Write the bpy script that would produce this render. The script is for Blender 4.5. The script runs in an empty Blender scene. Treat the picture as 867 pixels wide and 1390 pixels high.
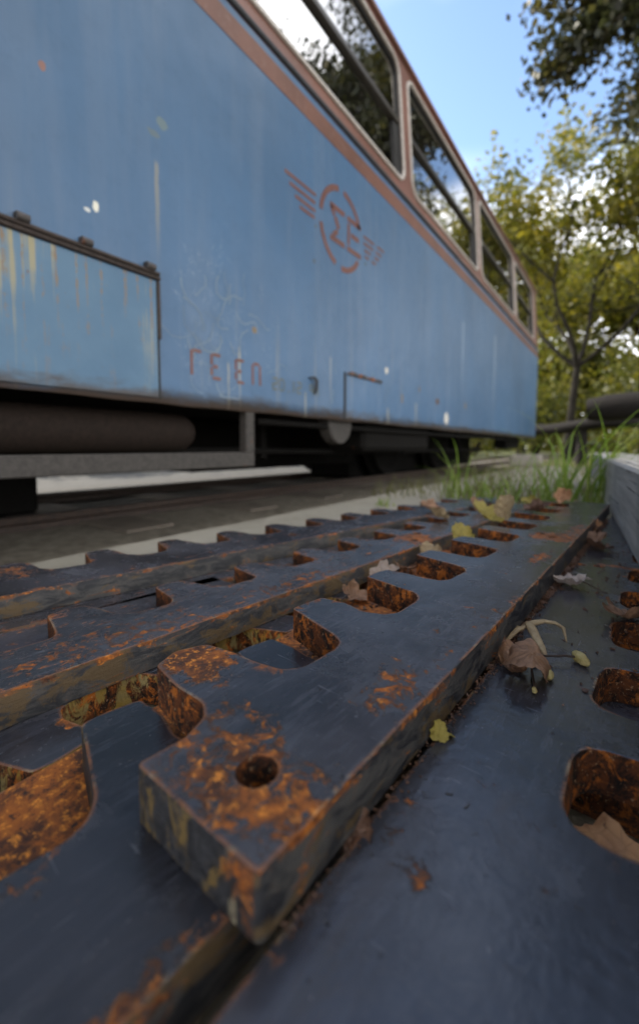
import bpy, math, random
from mathutils import Vector, Matrix, noise as mnoise
from mathutils.geometry import tessellate_polygon
R = math.radians
col = bpy.context.scene.collection
scene = bpy.context.scene

# ------------------------------------------------------------------ node helpers
class NT:
    def __init__(s, name, world=False):
        if world:
            m = bpy.data.worlds.new(name)
        else:
            m = bpy.data.materials.new(name)
        m.use_nodes = True
        s.m = m; s.t = m.node_tree; s.t.nodes.clear()
    def n(s, typ, **kw):
        nd = s.t.nodes.new(typ)
        for k, v in kw.items(): setattr(nd, k, v)
        return nd
    def inp(s, nd, key, v):
        if v is None: return
        sk = nd.inputs[key]
        if hasattr(v, 'links'): s.t.links.new(v, sk)
        else:
            if isinstance(v, tuple) and len(v) == 3 and sk.type == 'RGBA': v = (*v, 1)
            sk.default_value = v
    def obj(s): return s.n('ShaderNodeTexCoord').outputs['Object']
    def pos(s): return s.n('ShaderNodeNewGeometry').outputs['Position']
    def mapv(s, v, sc=(1,1,1), loc=(0,0,0), rot=(0,0,0)):
        m = s.n('ShaderNodeMapping'); s.inp(m, 'Vector', v)
        m.inputs['Scale'].default_value = sc; m.inputs['Location'].default_value = loc
        m.inputs['Rotation'].default_value = rot
        return m.outputs[0]
    def noise(s, v, sc, det=4, ro=.55, dist=0, colr=False):
        m = s.n('ShaderNodeTexNoise'); s.inp(m, 'Vector', v); m.inputs['Scale'].default_value = sc
        m.inputs['Detail'].default_value = det; m.inputs['Roughness'].default_value = ro
        m.inputs['Distortion'].default_value = dist
        return m.outputs['Color' if colr else 'Fac']
    def vor(s, v, sc, feat='F1', out='Distance'):
        m = s.n('ShaderNodeTexVoronoi', feature=feat); s.inp(m, 'Vector', v); m.inputs['Scale'].default_value = sc
        return m.outputs[out]
    def ma(s, op, a, b=None, c=None, clamp=False):
        m = s.n('ShaderNodeMath', operation=op, use_clamp=clamp)
        s.inp(m, 0, a)
        if b is not None: s.inp(m, 1, b)
        if c is not None: s.inp(m, 2, c)
        return m.outputs[0]
    def vm(s, op, a, b=None, out=0):
        m = s.n('ShaderNodeVectorMath', operation=op); s.inp(m, 0, a)
        if b is not None: s.inp(m, 1, b)
        return m.outputs[out]
    def rng(s, v, a, b, c=0., d=1.):
        m = s.n('ShaderNodeMapRange', interpolation_type='SMOOTHSTEP'); s.inp(m, 0, v)
        for i, q in enumerate((a, b, c, d)): m.inputs[i+1].default_value = q
        return m.outputs[0]
    def mix(s, f, a, b):
        m = s.n('ShaderNodeMix', data_type='RGBA'); s.inp(m, 0, f); s.inp(m, 6, a); s.inp(m, 7, b)
        return m.outputs[2]
    def mixf(s, f, a, b):
        m = s.n('ShaderNodeMix', data_type='FLOAT'); s.inp(m, 0, f); s.inp(m, 2, a); s.inp(m, 3, b)
        return m.outputs[0]
    def xyz(s, v):
        m = s.n('ShaderNodeSeparateXYZ'); s.inp(m, 0, v); return m.outputs
    def comb(s, x, y, z):
        m = s.n('ShaderNodeCombineXYZ'); s.inp(m, 0, x); s.inp(m, 1, y); s.inp(m, 2, z); return m.outputs[0]
    def bump(s, h, st, d=.001, nrm=None):
        m = s.n('ShaderNodeBump'); s.inp(m, 'Height', h); m.inputs['Strength'].default_value = st
        m.inputs['Distance'].default_value = d
        if nrm is not None: s.inp(m, 'Normal', nrm)
        return m.outputs[0]
    def ell(s, v, c, r, nz=None, amt=.5, a=1.1, b=.75):
        """soft-edged spot centred at c with radii r, its rim broken up by nz"""
        d = s.vm('SUBTRACT', v, tuple(c)); d = s.vm('MULTIPLY', d, tuple(1/q for q in r))
        l = s.vm('LENGTH', d, out=1)
        if nz is not None: l = s.ma('ADD', l, s.ma('MULTIPLY', s.ma('SUBTRACT', nz, .5), amt))
        return s.rng(l, a, b)
    def bsdf(s, base, rough=.5, nrm=None, metal=0., spec=.5, **kw):
        p = s.n('ShaderNodeBsdfPrincipled')
        s.inp(p, 'Base Color', base); s.inp(p, 'Roughness', rough); s.inp(p, 'Metallic', metal)
        s.inp(p, 'Specular IOR Level', spec)
        if nrm is not None: s.inp(p, 'Normal', nrm)
        for k, v in kw.items(): s.inp(p, k.replace('_', ' '), v)
        o = s.n('ShaderNodeOutputMaterial'); s.t.links.new(p.outputs[0], o.inputs[0])
        return s.m

def maxf(s, *a):
    r = a[0]
    for b in a[1:]: r = s.ma('MAXIMUM', r, b)
    return r

# ------------------------------------------------------------------ object helpers
def link(o, parent=None):
    col.objects.link(o)
    if parent is not None: o.parent = parent
    return o
def tag(o, label=None, cat=None, group=None, kind=None):
    if label: o['label'] = label
    if cat: o['category'] = cat
    if group: o['group'] = group
    if kind: o['kind'] = kind
    return o
def empty(name, loc=(0,0,0), rz=0):
    o = bpy.data.objects.new(name, None); o.location = loc; o.rotation_euler = (0,0,rz)
    o.empty_display_size = .05
    return link(o)
def WL(parent):   # world offset of a parent chain made of unrotated empties
    v = Vector((0,0,0))
    while parent is not None:
        v += parent.location; parent = parent.parent
    return v

class MB:
    def __init__(s): s.v = []; s.f = []; s.mi = []; s.caps = set()
    def add(s, vs, fs, mi=0):
        b = len(s.v); s.v += [tuple(p) for p in vs]; s.f += [tuple(b+i for i in f) for f in fs]; s.mi += [mi]*len(fs)
    def box(s, x0, x1, y0, y1, z0, z1, mi=0, bev=0.0, M=None):
        x0, x1 = min(x0,x1), max(x0,x1); y0, y1 = min(y0,y1), max(y0,y1); z0, z1 = min(z0,z1), max(z0,z1)
        b = min(bev, (x1-x0)*.45, (y1-y0)*.45, (z1-z0)*.45)
        if b <= 0:
            vs = [(x,y,z) for z in (z0,z1) for y in (y0,y1) for x in (x0,x1)]
            fs = [(0,2,3,1),(4,5,7,6),(0,1,5,4),(2,6,7,3),(0,4,6,2),(1,3,7,5)]
        else:
            vs = []; ix = {}
            for sx in (0,1):
                for sy in (0,1):
                    for sz in (0,1):
                        X, Y, Z = (x0,x1)[sx], (y0,y1)[sy], (z0,z1)[sz]
                        dx, dy, dz = b*(1-2*sx), b*(1-2*sy), b*(1-2*sz)
                        ix[sx,sy,sz,'x'] = len(vs); vs.append((X, Y+dy, Z+dz))
                        ix[sx,sy,sz,'y'] = len(vs); vs.append((X+dx, Y, Z+dz))
                        ix[sx,sy,sz,'z'] = len(vs); vs.append((X+dx, Y+dy, Z))
            fs = []
            for a_ in (0,1):
                f = [ix[a_,0,0,'x'],ix[a_,1,0,'x'],ix[a_,1,1,'x'],ix[a_,0,1,'x']]; fs.append(f if a_ else f[::-1])
                f = [ix[0,a_,0,'y'],ix[0,a_,1,'y'],ix[1,a_,1,'y'],ix[1,a_,0,'y']]; fs.append(f if a_ else f[::-1])
                f = [ix[0,0,a_,'z'],ix[1,0,a_,'z'],ix[1,1,a_,'z'],ix[0,1,a_,'z']]; fs.append(f if a_ else f[::-1])
            for sx in (0,1):
                for sy in (0,1):
                    for sz in (0,1):
                        f = [ix[sx,sy,sz,k] for k in 'xyz']; fs.append(f if (sx+sy+sz)%2 else f[::-1])
            for sy in (0,1):
                for sz in (0,1):
                    f = [ix[0,sy,sz,'y'],ix[1,sy,sz,'y'],ix[1,sy,sz,'z'],ix[0,sy,sz,'z']]; fs.append(f if (sy+sz)%2 == 0 else f[::-1])
            for sx in (0,1):
                for sz in (0,1):
                    f = [ix[sx,0,sz,'x'],ix[sx,1,sz,'x'],ix[sx,1,sz,'z'],ix[sx,0,sz,'z']]; fs.append(f if (sx+sz)%2 else f[::-1])
            for sx in (0,1):
                for sy in (0,1):
                    f = [ix[sx,sy,0,'x'],ix[sx,sy,1,'x'],ix[sx,sy,1,'y'],ix[sx,sy,0,'y']]; fs.append(f if (sx+sy)%2 == 0 else f[::-1])
        if M is not None: vs = [M @ Vector(v) for v in vs]
        s.add(vs, fs, mi)
    def tube(s, pts, rad, n=8, mi=0, cap=True, flat=1.0):
        pts = [Vector(p) for p in pts]
        if not hasattr(rad, '__len__'): rad = [rad]*len(pts)
        up = Vector((0,0,1)); rings = []
        d0 = (pts[1]-pts[0]).normalized()
        if abs(d0.dot(up)) > .9: up = Vector((1,0,0))
        u = d0.cross(up).normalized()
        for i, p in enumerate(pts):
            d = (pts[min(i+1,len(pts)-1)] - pts[max(i-1,0)]).normalized()
            u = (u - d*u.dot(d)).normalized(); w = d.cross(u)
            rings.append([p + (u*math.cos(2*math.pi*k/n) + w*math.sin(2*math.pi*k/n)*flat)*rad[i] for k in range(n)])
        vs = [q for r in rings for q in r]; fs = []
        for i in range(len(pts)-1):
            for k in range(n):
                a = i*n+k; b = i*n+(k+1)%n; fs.append((a, b, b+n, a+n))
        if cap: fs.append(tuple(range(n))[::-1]); fs.append(tuple((len(pts)-1)*n+k for k in range(n)))
        s.add(vs, fs, mi)
    def lathe(s, prof, n=32, axis='y', c=(0,0,0), mi=0):
        """prof: list of (position along the axis, radius)"""
        vs = []; fs = []
        for a, r in prof:
            for k in range(n):
                t = 2*math.pi*k/n; p = (r*math.cos(t), a, r*math.sin(t))
                if axis == 'x': p = (a, r*math.cos(t), r*math.sin(t))
                vs.append((p[0]+c[0], p[1]+c[1], p[2]+c[2]))
        for i in range(len(prof)-1):
            for k in range(n):
                a = i*n+k; b = i*n+(k+1)%n; fs.append((a, a+n, b+n, b))
        s.add(vs, fs, mi)
    def build(s, name, mats, parent=None, smooth=None, loc=None, origin=None):
        me = bpy.data.meshes.new(name)
        off = WL(parent) if parent is not None and loc is None else Vector((0,0,0))
        if origin is not None: off = Vector(origin)
        me.from_pydata([tuple(Vector(v)-off) for v in s.v], [], s.f); me.validate(); me.update()
        if not isinstance(mats, (list, tuple)): mats = [mats]
        for m in mats: me.materials.append(m)
        if len(mats) > 1 and len(me.polygons) == len(s.mi): me.polygons.foreach_set('material_index', s.mi)
        if smooth is not None:
            me.polygons.foreach_set('use_smooth', [True]*len(me.polygons)); me.set_sharp_from_angle(angle=R(smooth))
            if s.caps and len(me.polygons) == len(s.f):
                ek = {}
                for p in me.polygons:
                    for k in p.edge_keys: ek.setdefault(k, []).append(p.index in s.caps)
                for e in me.edges:
                    q = ek.get(e.key)
                    if q and len(q) == 2 and q[0] != q[1]: e.use_edge_sharp = True
        o = bpy.data.objects.new(name, me); link(o, parent)
        if loc is not None: o.location = loc
        if origin is not None: o.location = Vector(origin) - (WL(parent) if parent is not None else Vector((0,0,0)))
        return o

def area2(p): return sum(p[i-1][0]*p[i][1]-p[i][0]*p[i-1][1] for i in range(len(p)))
def chaikin(pts, r, it=2):
    for q in range(it):
        out = []; n = len(pts)
        for i in range(n):
            a, b, c = Vector(pts[i-1]), Vector(pts[i]), Vector(pts[(i+1)%n])
            l1, l2 = (a-b).length, (c-b).length
            if l1 < 1e-7 or l2 < 1e-7: continue
            k = r*(.5**q)
            out.append(tuple(b+(a-b)*min(.3, k/l1))); out.append(tuple(b+(c-b)*min(.3, k/l2)))
        pts = out
    return pts
def inset(loop, d):
    n = len(loop); out = []
    for i in range(n):
        a, b, c = Vector(loop[i-1]), Vector(loop[i]), Vector(loop[(i+1)%n])
        e1 = (b-a).normalized(); e2 = (c-b).normalized()
        n1 = Vector((-e1.y, e1.x)); n2 = Vector((-e2.y, e2.x)); m = (n1+n2)
        if m.length < 1e-6: m = n1
        m.normalize(); k = d/max(.45, m.dot(n1)); out.append(tuple(b+m*k))
    return out
def plate(mb, outer, holes, fmap, t, bev=.0012, top_mi=0, side_mi=None, bottom=True):
    """a slab with rounded top edge; outer CCW, holes CW; fmap(u, v, depth) -> 3-D point"""
    if area2(outer) < 0: outer = outer[::-1]
    holes = [h if area2(h) < 0 else h[::-1] for h in holes]
    side_mi = side_mi or (lambda p, q, hole: 1)
    steps = [(bev, 0), (bev*.35, bev*.2), (0, bev*.9), (0, t)]
    tops = []; 
    for h, lp in enumerate([outer]+holes):
        rings = [[fmap(*p, dz) for p in (inset(lp, i) if i > 0 else lp)] for i, dz in steps]
        n = len(lp); vs = [p for r in rings for p in r]; b = len(mb.v); mb.v += [tuple(p) for p in vs]
        for r in range(3):
            for k in range(n):
                k2 = (k+1) % n
                mb.f.append((b+(r+1)*n+k, b+(r+1)*n+k2, b+r*n+k2, b+r*n+k))
                mb.mi.append(top_mi if r < 1 else side_mi(lp[k], lp[k2], h > 0))
        tops.append((b, n, inset(lp, bev)))
    def fill(ring, flip):
        pl = [[Vector((*p, 0)) for p in t_[2]] for t_ in tops]; idx = []
        for b, n, _ in tops: idx += [b+ring*n+k for k in range(n)]
        flat = [p for q in pl for p in q]
        for tri in tessellate_polygon(pl):
            a = area2([flat[i][:2] for i in tri])
            if abs(a) < 1e-12: continue
            tri = tri if (a > 0) != flip else tri[::-1]
            mb.caps.add(len(mb.f)); mb.f.append(tuple(idx[i] for i in tri)); mb.mi.append(top_mi)
    fill(0, False)
    if bottom: fill(3, True)

def circle(cx, cy, r, n=28, jit=0, seed=0):
    rd = random.Random(seed)
    return [(cx+(r+rd.uniform(-jit,jit))*math.cos(2*math.pi*k/n), cy+(r+rd.uniform(-jit,jit))*math.sin(2*math.pi*k/n)) for k in range(n)]
def rrect(y0, y1, z0, z1, r, n=6):
    out = []
    for cx, cy, a0 in ((y1-r,z0+r,-90),(y1-r,z1-r,0),(y0+r,z1-r,90),(y0+r,z0+r,180)):
        for k in range(n+1):
            a = R(a0+90*k/n); out.append((cx+r*math.cos(a), cy+r*math.sin(a)))
    return out

# ------------------------------------------------------------------ camera
f_px = 578.0; H = .22
P = math.atan(43/f_px); YAW = math.atan((845-433)/(f_px/math.cos(P)))
cd = bpy.data.cameras.new('camera'); cam = bpy.data.objects.new('camera', cd); col.objects.link(cam)
cam.location = (0, 0, H); cam.rotation_euler = (R(90)-P, 0, YAW)
cd.sensor_fit = 'VERTICAL'; cd.lens = 16; cd.sensor_height = 16*1390/f_px; cd.sensor_width = 24
cd.shift_y = -45/1390; cd.clip_start = .01; cd.clip_end = 2000
cd.dof.use_dof = True; cd.dof.focus_distance = .33; cd.dof.aperture_fstop = 4.2; cd.dof.aperture_blades = 0
scene.camera = cam

# ------------------------------------------------------------------ sky and sun
SUN_EL, SUN_AZ = 34, 82       # degrees; azimuth measured from +Y towards -X
w = NT('World', True); scene.world = w.m
sky = w.n('ShaderNodeTexSky', sky_type='NISHITA'); sky.sun_disc = False
sky.sun_elevation = R(SUN_EL); sky.sun_rotation = R(-SUN_AZ)
sky.air_density = 1.0; sky.dust_density = .5; sky.ozone_density = 1.5
gen = w.n('ShaderNodeTexCoord').outputs['Generated']
zz = w.xyz(gen)[2]
gx = w.xyz(gen); back = w.ma('ADD', w.ma('MULTIPLY', gx[0], .80), w.ma('MULTIPLY', gx[1], -.22))
cl = w.noise(w.mapv(gen, (1,1,2.6)), 1.7, 3, .5, .2)
low = w.rng(zz, .66, .22)
hz = w.rng(zz, .52, .20)
cm = w.rng(w.ma('ADD', w.ma('ADD', cl, w.ma('MULTIPLY', low, .60)), w.ma('MULTIPLY', w.rng(back, -.20, .40), .46)), .60, .88)
skc = w.mix(w.ma('MAXIMUM', w.ma('MULTIPLY', hz, .6), w.ma('MULTIPLY', cm, .85)), sky.outputs[0], (10.5, 10.4, 10.4))
bg = w.n('ShaderNodeBackground'); w.inp(bg, 'Color', skc); bg.inputs[1].default_value = .14
wo = w.n('ShaderNodeOutputWorld'); w.t.links.new(bg.outputs[0], wo.inputs[0])
sl = bpy.data.lights.new('sun', 'SUN'); sl.energy = 3.0; sl.angle = R(.6); sl.color = (1, .93, .82)
so = bpy.data.objects.new('sun', sl); col.objects.link(so)
sd = Vector((-math.sin(R(SUN_AZ))*math.cos(R(SUN_EL)), math.cos(R(SUN_AZ))*math.cos(R(SUN_EL)), math.sin(R(SUN_EL))))
so.rotation_euler = sd.to_track_quat('Z', 'Y').to_euler(); so.location = (-6, 1, 4)

# ------------------------------------------------------------------ materials
def rust_color(m, v, bright=1.0):
    a = m.noise(v, 190, 7, .75); b = m.noise(v, 48, 6, .7, .6)
    c = m.mix(m.rng(b, .38, .62), (.075*bright, .024*bright, .008), (.40*bright, .112*bright, .012))
    c = m.mix(m.rng(a, .52, .63), c, (.78*bright, .27*bright, .030))
    return m.mix(m.rng(a, .46, .36), c, (.028, .013, .009))

def bar_paint(name, seed, patches=(), streaks=.0, edge=.5, wide=.25, tone=(.058,.058,.068), spots=.5, dust=.35):
    m = NT(name); v = m.mapv(m.obj(), loc=(seed*1.7, seed*.9, seed*.3)); o = m.obj()
    n1 = m.noise(v, 9, 5, .6); n2 = m.noise(v, 45, 6, .65); n3 = m.noise(v, 240, 5, .7)
    lg = m.noise(m.mapv(v, (46, 7, 46)), 4, 7, .7)           # sheen streaks drawn out along the bar, painted as lighter colour
    base = m.mix(m.rng(n1, .35, .65), tuple(q*.55 for q in tone), tuple(q*1.3 for q in tone))
    base = m.mix(m.ma('MULTIPLY', m.rng(lg, .48, .68), .5), base, tuple(q*1.8 for q in tone))
    dn = m.rng(m.noise(v, 17, 6, .7, .6), .5, .75)
    base = m.mix(m.ma('MULTIPLY', dn, dust), base, (.115, .112, .122))
    base = m.mix(m.rng(n3, .66, .70), base, (.17, .165, .17))    # dust specks
    # scratches
    sc = m.mapv(v, (30, 420, 30), rot=(0, 0, .9)); s1 = m.rng(m.noise(sc, 1.0, 2, .5), .71, .74)
    sc2 = m.mapv(v, (380, 22, 30), rot=(0, 0, .35)); s2 = m.rng(m.noise(sc2, 1.0, 2, .5), .72, .75)
    base = m.mix(m.ma('MULTIPLY', m.ma('MAXIMUM', s1, s2), .35), base, (.24, .24, .26))
    # worn and rusty edges
    def bev(r):
        b = m.n('ShaderNodeBevel', samples=5); b.inputs['Radius'].default_value = r
        g = m.n('ShaderNodeNewGeometry').outputs['Normal']
        return m.ma('SUBTRACT', 1.0, m.vm('DOT_PRODUCT', b.outputs[0], g, out=1))
    e1 = bev(.0035); e2 = bev(.016)
    em = m.ma('MULTIPLY', m.rng(e1, .004, .05), m.rng(n2, .60-edge*.22, .66-edge*.20))
    ew = m.ma('MULTIPLY', m.rng(e2, .0, .05), m.rng(m.noise(v, 42, 7, .72, .6), .60-wide*.22, .65-wide*.20))
    sp = m.rng(m.noise(v, 38, 7, .68, .8), .70-spots*.06, .73-spots*.06)
    pn = m.noise(v, 85, 8, .78, .5)
    masks = [m.ma('MULTIPLY', em, .8), ew, sp]
    for (ax, ay, rx, ry, st) in patches:
        pm = m.ell(o, (ax, ay, 0), (rx, ry, .05), m.noise(v, 22, 6, .7, .5), 1.5, 1.3, .2)
        masks.append(m.rng(m.ma('ADD', pn, m.ma('MULTIPLY', pm, st+.07)), .635, .75))
    if streaks:
        ln = m.noise(m.mapv(v, (70, 13, 70)), 3.2, 7, .72, .25)
        masks.append(m.ma('MULTIPLY', m.rng(ln, .66-streaks*.11, .71-streaks*.10), .75))
    rm = maxf(m, *masks)
    rc = rust_color(m, v)
    halo = m.rng(rm, .0, .6)
    c = m.mix(m.ma('MULTIPLY', halo, .55), base, (.085, .052, .036))
    c = m.mix(m.rng(rm, .35, .75), c, rc)
    rough = m.mixf(rm, m.rng(m.ma('ADD', m.ma('MULTIPLY', n2, .5), m.ma('MULTIPLY', dn, .4)), .15, .75, .17, .55), .85)
    h = m.ma('ADD', m.ma('MULTIPLY', n3, .25), m.ma('MULTIPLY', rm, m.ma('ADD', .5, m.noise(v, 300, 5, .7))))
    h = m.ma('ADD', h, m.ma('MULTIPLY', n2, .8)); h = m.ma('ADD', h, m.ma('MULTIPLY', n1, 1.6))
    pit = m.rng(m.noise(v, 150, 3, .6), .32, .25); c = m.mix(m.ma('MULTIPLY', pit, .7), c, (.010, .010, .012)); h = m.ma('SUBTRACT', h, m.ma('MULTIPLY', pit, 1.2))
    ec = m.mix(m.rng(m.noise(v, 55, 4, .6), .52, .64), (.34, .125, .035), (.50, .36, .20))  # edge rust, with cream parts painted in as pale highlights
    c = m.mix(m.ma('MULTIPLY', m.ma('MULTIPLY', m.rng(e1, .010, .07), m.rng(n2, .56-edge*.22, .62-edge*.20)), .85), c, ec)
    return m.bsdf(c, rough, m.bump(h, .55, .0011), spec=.65)

def bar_side(name, seed, yellow=.3, dark=(.028,.030,.04)):
    m = NT(name); v = m.mapv(m.obj(), loc=(seed*2.1, seed, seed*.7))
    n1 = m.noise(m.mapv(v, (1, .35, 1)), 75, 8, .75, .8); n2 = m.noise(v, 170, 6, .7); n3 = m.noise(m.mapv(v, (1, .5, 1)), 48, 7, .72, .5)
    c = m.mix(m.rng(n1, .42, .58), tuple(q*.6 for q in dark), (.085, .080, .075))
    c = m.mix(m.ma('MULTIPLY', m.rng(n3, .60-yellow*.22, .66-yellow*.20), .8), c, (.125, .078, .030))
    c = m.mix(m.rng(m.ma('ADD', n1, m.ma('MULTIPLY', m.rng(m.xyz(m.obj())[2], -.007, -.001), .10)), .60-yellow*.06, .66), c, rust_color(m, v, 1.0))
    c = m.mix(m.rng(n2, .36, .28), c, (.012, .011, .012))
    h = m.ma('ADD', n2, m.ma('MULTIPLY', n1, 2.0))
    return m.bsdf(c, m.rng(n1, .3, .7, .45, .85), m.bump(h, .7, .0014), spec=.45)

def end_paint(name, seed):
    m = NT(name); v = m.mapv(m.obj(), loc=(seed*1.1, seed*.6, seed*.2)); X, Y, Z = m.xyz(m.obj())
    a = m.noise(m.mapv(v, (1, 1, .45)), 62, 8, .75, .7); b = m.noise(m.mapv(v, (1, 1, .4)), 38, 7, .7, .4); k = m.noise(v, 200, 6, .75)
    c = m.mix(m.rng(k, .4, .6), (.012, .012, .014), (.045, .045, .050))
    c = m.mix(m.rng(a, .50, .56), c, (.17, .11, .035)); c = m.mix(m.rng(b, .60, .66), c, (.40, .34, .22))
    c = m.mix(m.rng(m.ma('ADD', a, m.ma('MULTIPLY', m.rng(X, -.035, .0), .22)), .62, .70), c, rust_color(m, v))
    c = m.mix(m.rng(k, .62, .68), c, (.02, .014, .01))
    return m.bsdf(c, .6, m.bump(m.ma('ADD', k, m.ma('MULTIPLY', a, 2)), .7, .0012), spec=.4)

def cut_rust(name, seed, bright=.8, primer=0.):
    m = NT(name); v = m.mapv(m.obj(), loc=(seed*1.3, seed*.4, seed*.9))
    n1 = m.noise(v, 90, 7, .75, .8); n2 = m.noise(v, 330, 5, .7); n3 = m.noise(v, 34, 4, .6)
    c = m.mix(m.rng(n1, .42, .60), (.014, .009, .008), (.13*bright, .040*bright, .012*bright))
    c = m.mix(m.rng(m.noise(v, 70, 8, .8, .6), .50, .60), c, (.46*bright, .135*bright, .018*bright))
    c = m.mix(m.rng(n2, .60, .66), c, (.40*bright, .25*bright, .14*bright))
    if primer:
        pc = m.mix(m.rng(n3, .35, .65), (.34,.27,.12), (.40,.26,.05))
        c = m.mix(m.rng(m.noise(m.mapv(v,(1,1,.5)), 60, 6, .7, .8), .60-primer*.18, .68-primer*.18), pc, c)
    h = m.ma('ADD', m.ma('MULTIPLY', n1, 3), n2)
    return m.bsdf(c, .82, m.bump(h, .9, .0016), spec=.3)

M = {}
def steel_material(name, base, rough=.6, rustamt=.4, metal=0., sp=.5):
    m = NT(name); v = m.pos(); n = m.noise(v, 12, 6, .65, .4); n2 = m.noise(v, 80, 5, .7)
    c = m.mix(m.rng(n2, .3, .7), tuple(q*.7 for q in base), tuple(q*1.2 for q in base))
    c = m.mix(m.rng(n, .70-rustamt*.3, .80-rustamt*.3), c, rust_color(m, m.mapv(v, (.25,.25,.25)), .7))
    return m.bsdf(c, rough, m.bump(n2, .4, .002), metal=metal, spec=sp)

# railcar blue
def carbody(name, base, streak=1.0, wear=True):
    m = NT(name); v = m.pos(); X, Y, Z = m.xyz(v)
    yz = m.comb(0., Y, Z)
    n0 = m.noise(v, 1.3, 4, .55); nf = m.noise(v, 30, 6, .65)
    vert = m.noise(m.mapv(v, (1, 9, .7)), 1.6, 5, .6)
    b = m.mix(m.rng(n0, .3, .7), tuple(q*.90 for q in base), tuple(min(1,q*1.10) for q in base))
    b = m.mix(m.ma('MULTIPLY', m.rng(vert, .42, .7), .17), b, tuple(q*.55+.17 for q in base))
    b = m.mix(m.ma('MULTIPLY', m.rng(nf, .45, .75), .16), b, tuple(q*.55 for q in base))
    # horizontal drips and grime
    if wear:
        stn = m.noise(m.mapv(v, (1, 26, .55)), 1.0, 4, .6)
        zlow = m.rng(Z, .85, .40)
        b = m.mix(m.ma('MULTIPLY', m.rng(stn, .60, .72), m.ma('MULTIPLY', zlow, .55)), b, (.42, .36, .22))
        # grime and rust along the bottom edge of the skirt
        gn = m.noise(m.mapv(v, (1, 5, 14)), 1.5, 6, .65, .4)
        ge = m.rng(m.ma('ADD', Z, m.ma('MULTIPLY', gn, -.10)), .355, .295)
        b = m.mix(ge, b, (.055, .045, .04))
        ge2 = m.rng(m.ma('ADD', Z, m.ma('MULTIPLY', m.noise(m.mapv(v,(1,3,10)), 3.4, 6, .7), -.06)), .330, .312)
        b = m.mix(m.ma('MULTIPLY', ge2, .6), b, (.07, .04, .025))
        # scribbles: thin pale scratches in the area left of the emblem
        area = m.ma('MULTIPLY', m.ell(yz, (0, .98, .62), (10, .24, .28), nf, .6), 1.0)
        dist = m.vm('ADD', v, m.vm('SCALE', m.noise(v, 5, 3, .5, 0, True), None))
        dist.node.inputs[1].default_value = (0,0,0)
        sc = m.noise(m.mapv(v, (5, 9, 5)), 2.2, 3, .5, 1.6)
        line = m.rng(m.ma('ABSOLUTE', m.ma('SUBTRACT', sc, .52)), .011, .004)
        gate = m.rng(m.noise(v, 6, 3, .6), .47, .56)
        b = m.mix(m.ma('MULTIPLY', m.ma('MULTIPLY', line, gate), m.ma('MULTIPLY', area, .25)), b, (.42, .50, .58))
        # vertical rust runs
        for (yc, zt, zb, wd, cc, st) in ((.724,.99,.70,.010,(.34,.30,.20),.6),(1.02,.56,.34,.008,(.42,.38,.26),.6),(.97,.50,.33,.007,(.42,.38,.26),.5),
                                     (1.38,.45,.31,.010,(.40,.38,.28),.5),(2.12,.44,.32,.018,(.40,.38,.30),.5),(3.4,1.2,.5,.03,(.42,.50,.58),.4),
                                     (4.4,1.3,.5,.05,(.42,.50,.58),.4),(2.5,.50,.33,.02,(.42,.40,.32),.45),(1.56,.62,.36,.012,(.40,.38,.30),.35)):
            dy = m.ma('ABSOLUTE', m.ma('SUBTRACT', m.ma('ADD', Y, m.ma('MULTIPLY', m.ma('SUBTRACT', nf, .5), .010)), yc))
            my = m.rng(dy, wd, wd*.2); mz = m.ma('MULTIPLY', m.rng(Z, zt, zt-.02), m.rng(Z, zb-.02, zt-.05))
            b = m.mix(m.ma('MULTIPLY', m.ma('MULTIPLY', my, mz), st), b, cc)
        # chips where the paint has come off
        cn = m.noise(v, 60, 4, .6)
        for (yc, zc, ry, rz, cc) in ((.452,1.035,.008,.012,(.26,.13,.10)),(.557,.792,.008,.014,(.80,.78,.66)),(.537,.777,.008,.006,(.60,.62,.60)),
                                     (2.097,.629,.02,.018,(.62,.58,.50)),(2.871,.532,.04,.022,(.10,.06,.05)),(3.057,.427,.045,.045,(.70,.66,.58)),
                                     (1.092,.622,.014,.011,(.20,.14,.07)),(1.74,.56,.014,.010,(.16,.09,.05)),(1.45,1.11,.007,.007,(.09,.10,.10)),
                                     (1.44,.97,.008,.010,(.07,.08,.09)),(1.64,1.12,.006,.008,(.08,.12,.12)),(1.86,1.10,.009,.009,(.07,.10,.11)),
                                     (2.3,.50,.015,.03,(.14,.11,.09)),(2.55,.58,.015,.02,(.14,.11,.09)),(3.5,.55,.03,.03,(.16,.14,.12)),(.72,1.05,.02,.010,(.12,.17,.20)),
                                     (.745,1.09,.018,.016,(.14,.20,.22))):
            b = m.mix(m.ell(yz, (0, yc, zc), (1, ry, rz), cn, 1.3), b, cc)
    hb = m.noise(v, 2.6, 2, .5)
    nr = m.bump(m.ma('ADD', m.ma('MULTIPLY', hb, 12), m.ma('MULTIPLY', nf, .25)), .35, .004)
    return m.bsdf(b, m.ma('ADD', .34, m.ma('MULTIPLY', nf, .2)), nr, spec=.5)
BLUE = (.064, .143, .262)
M['blue'] = carbody('faded_blue_paint', BLUE)

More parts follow.
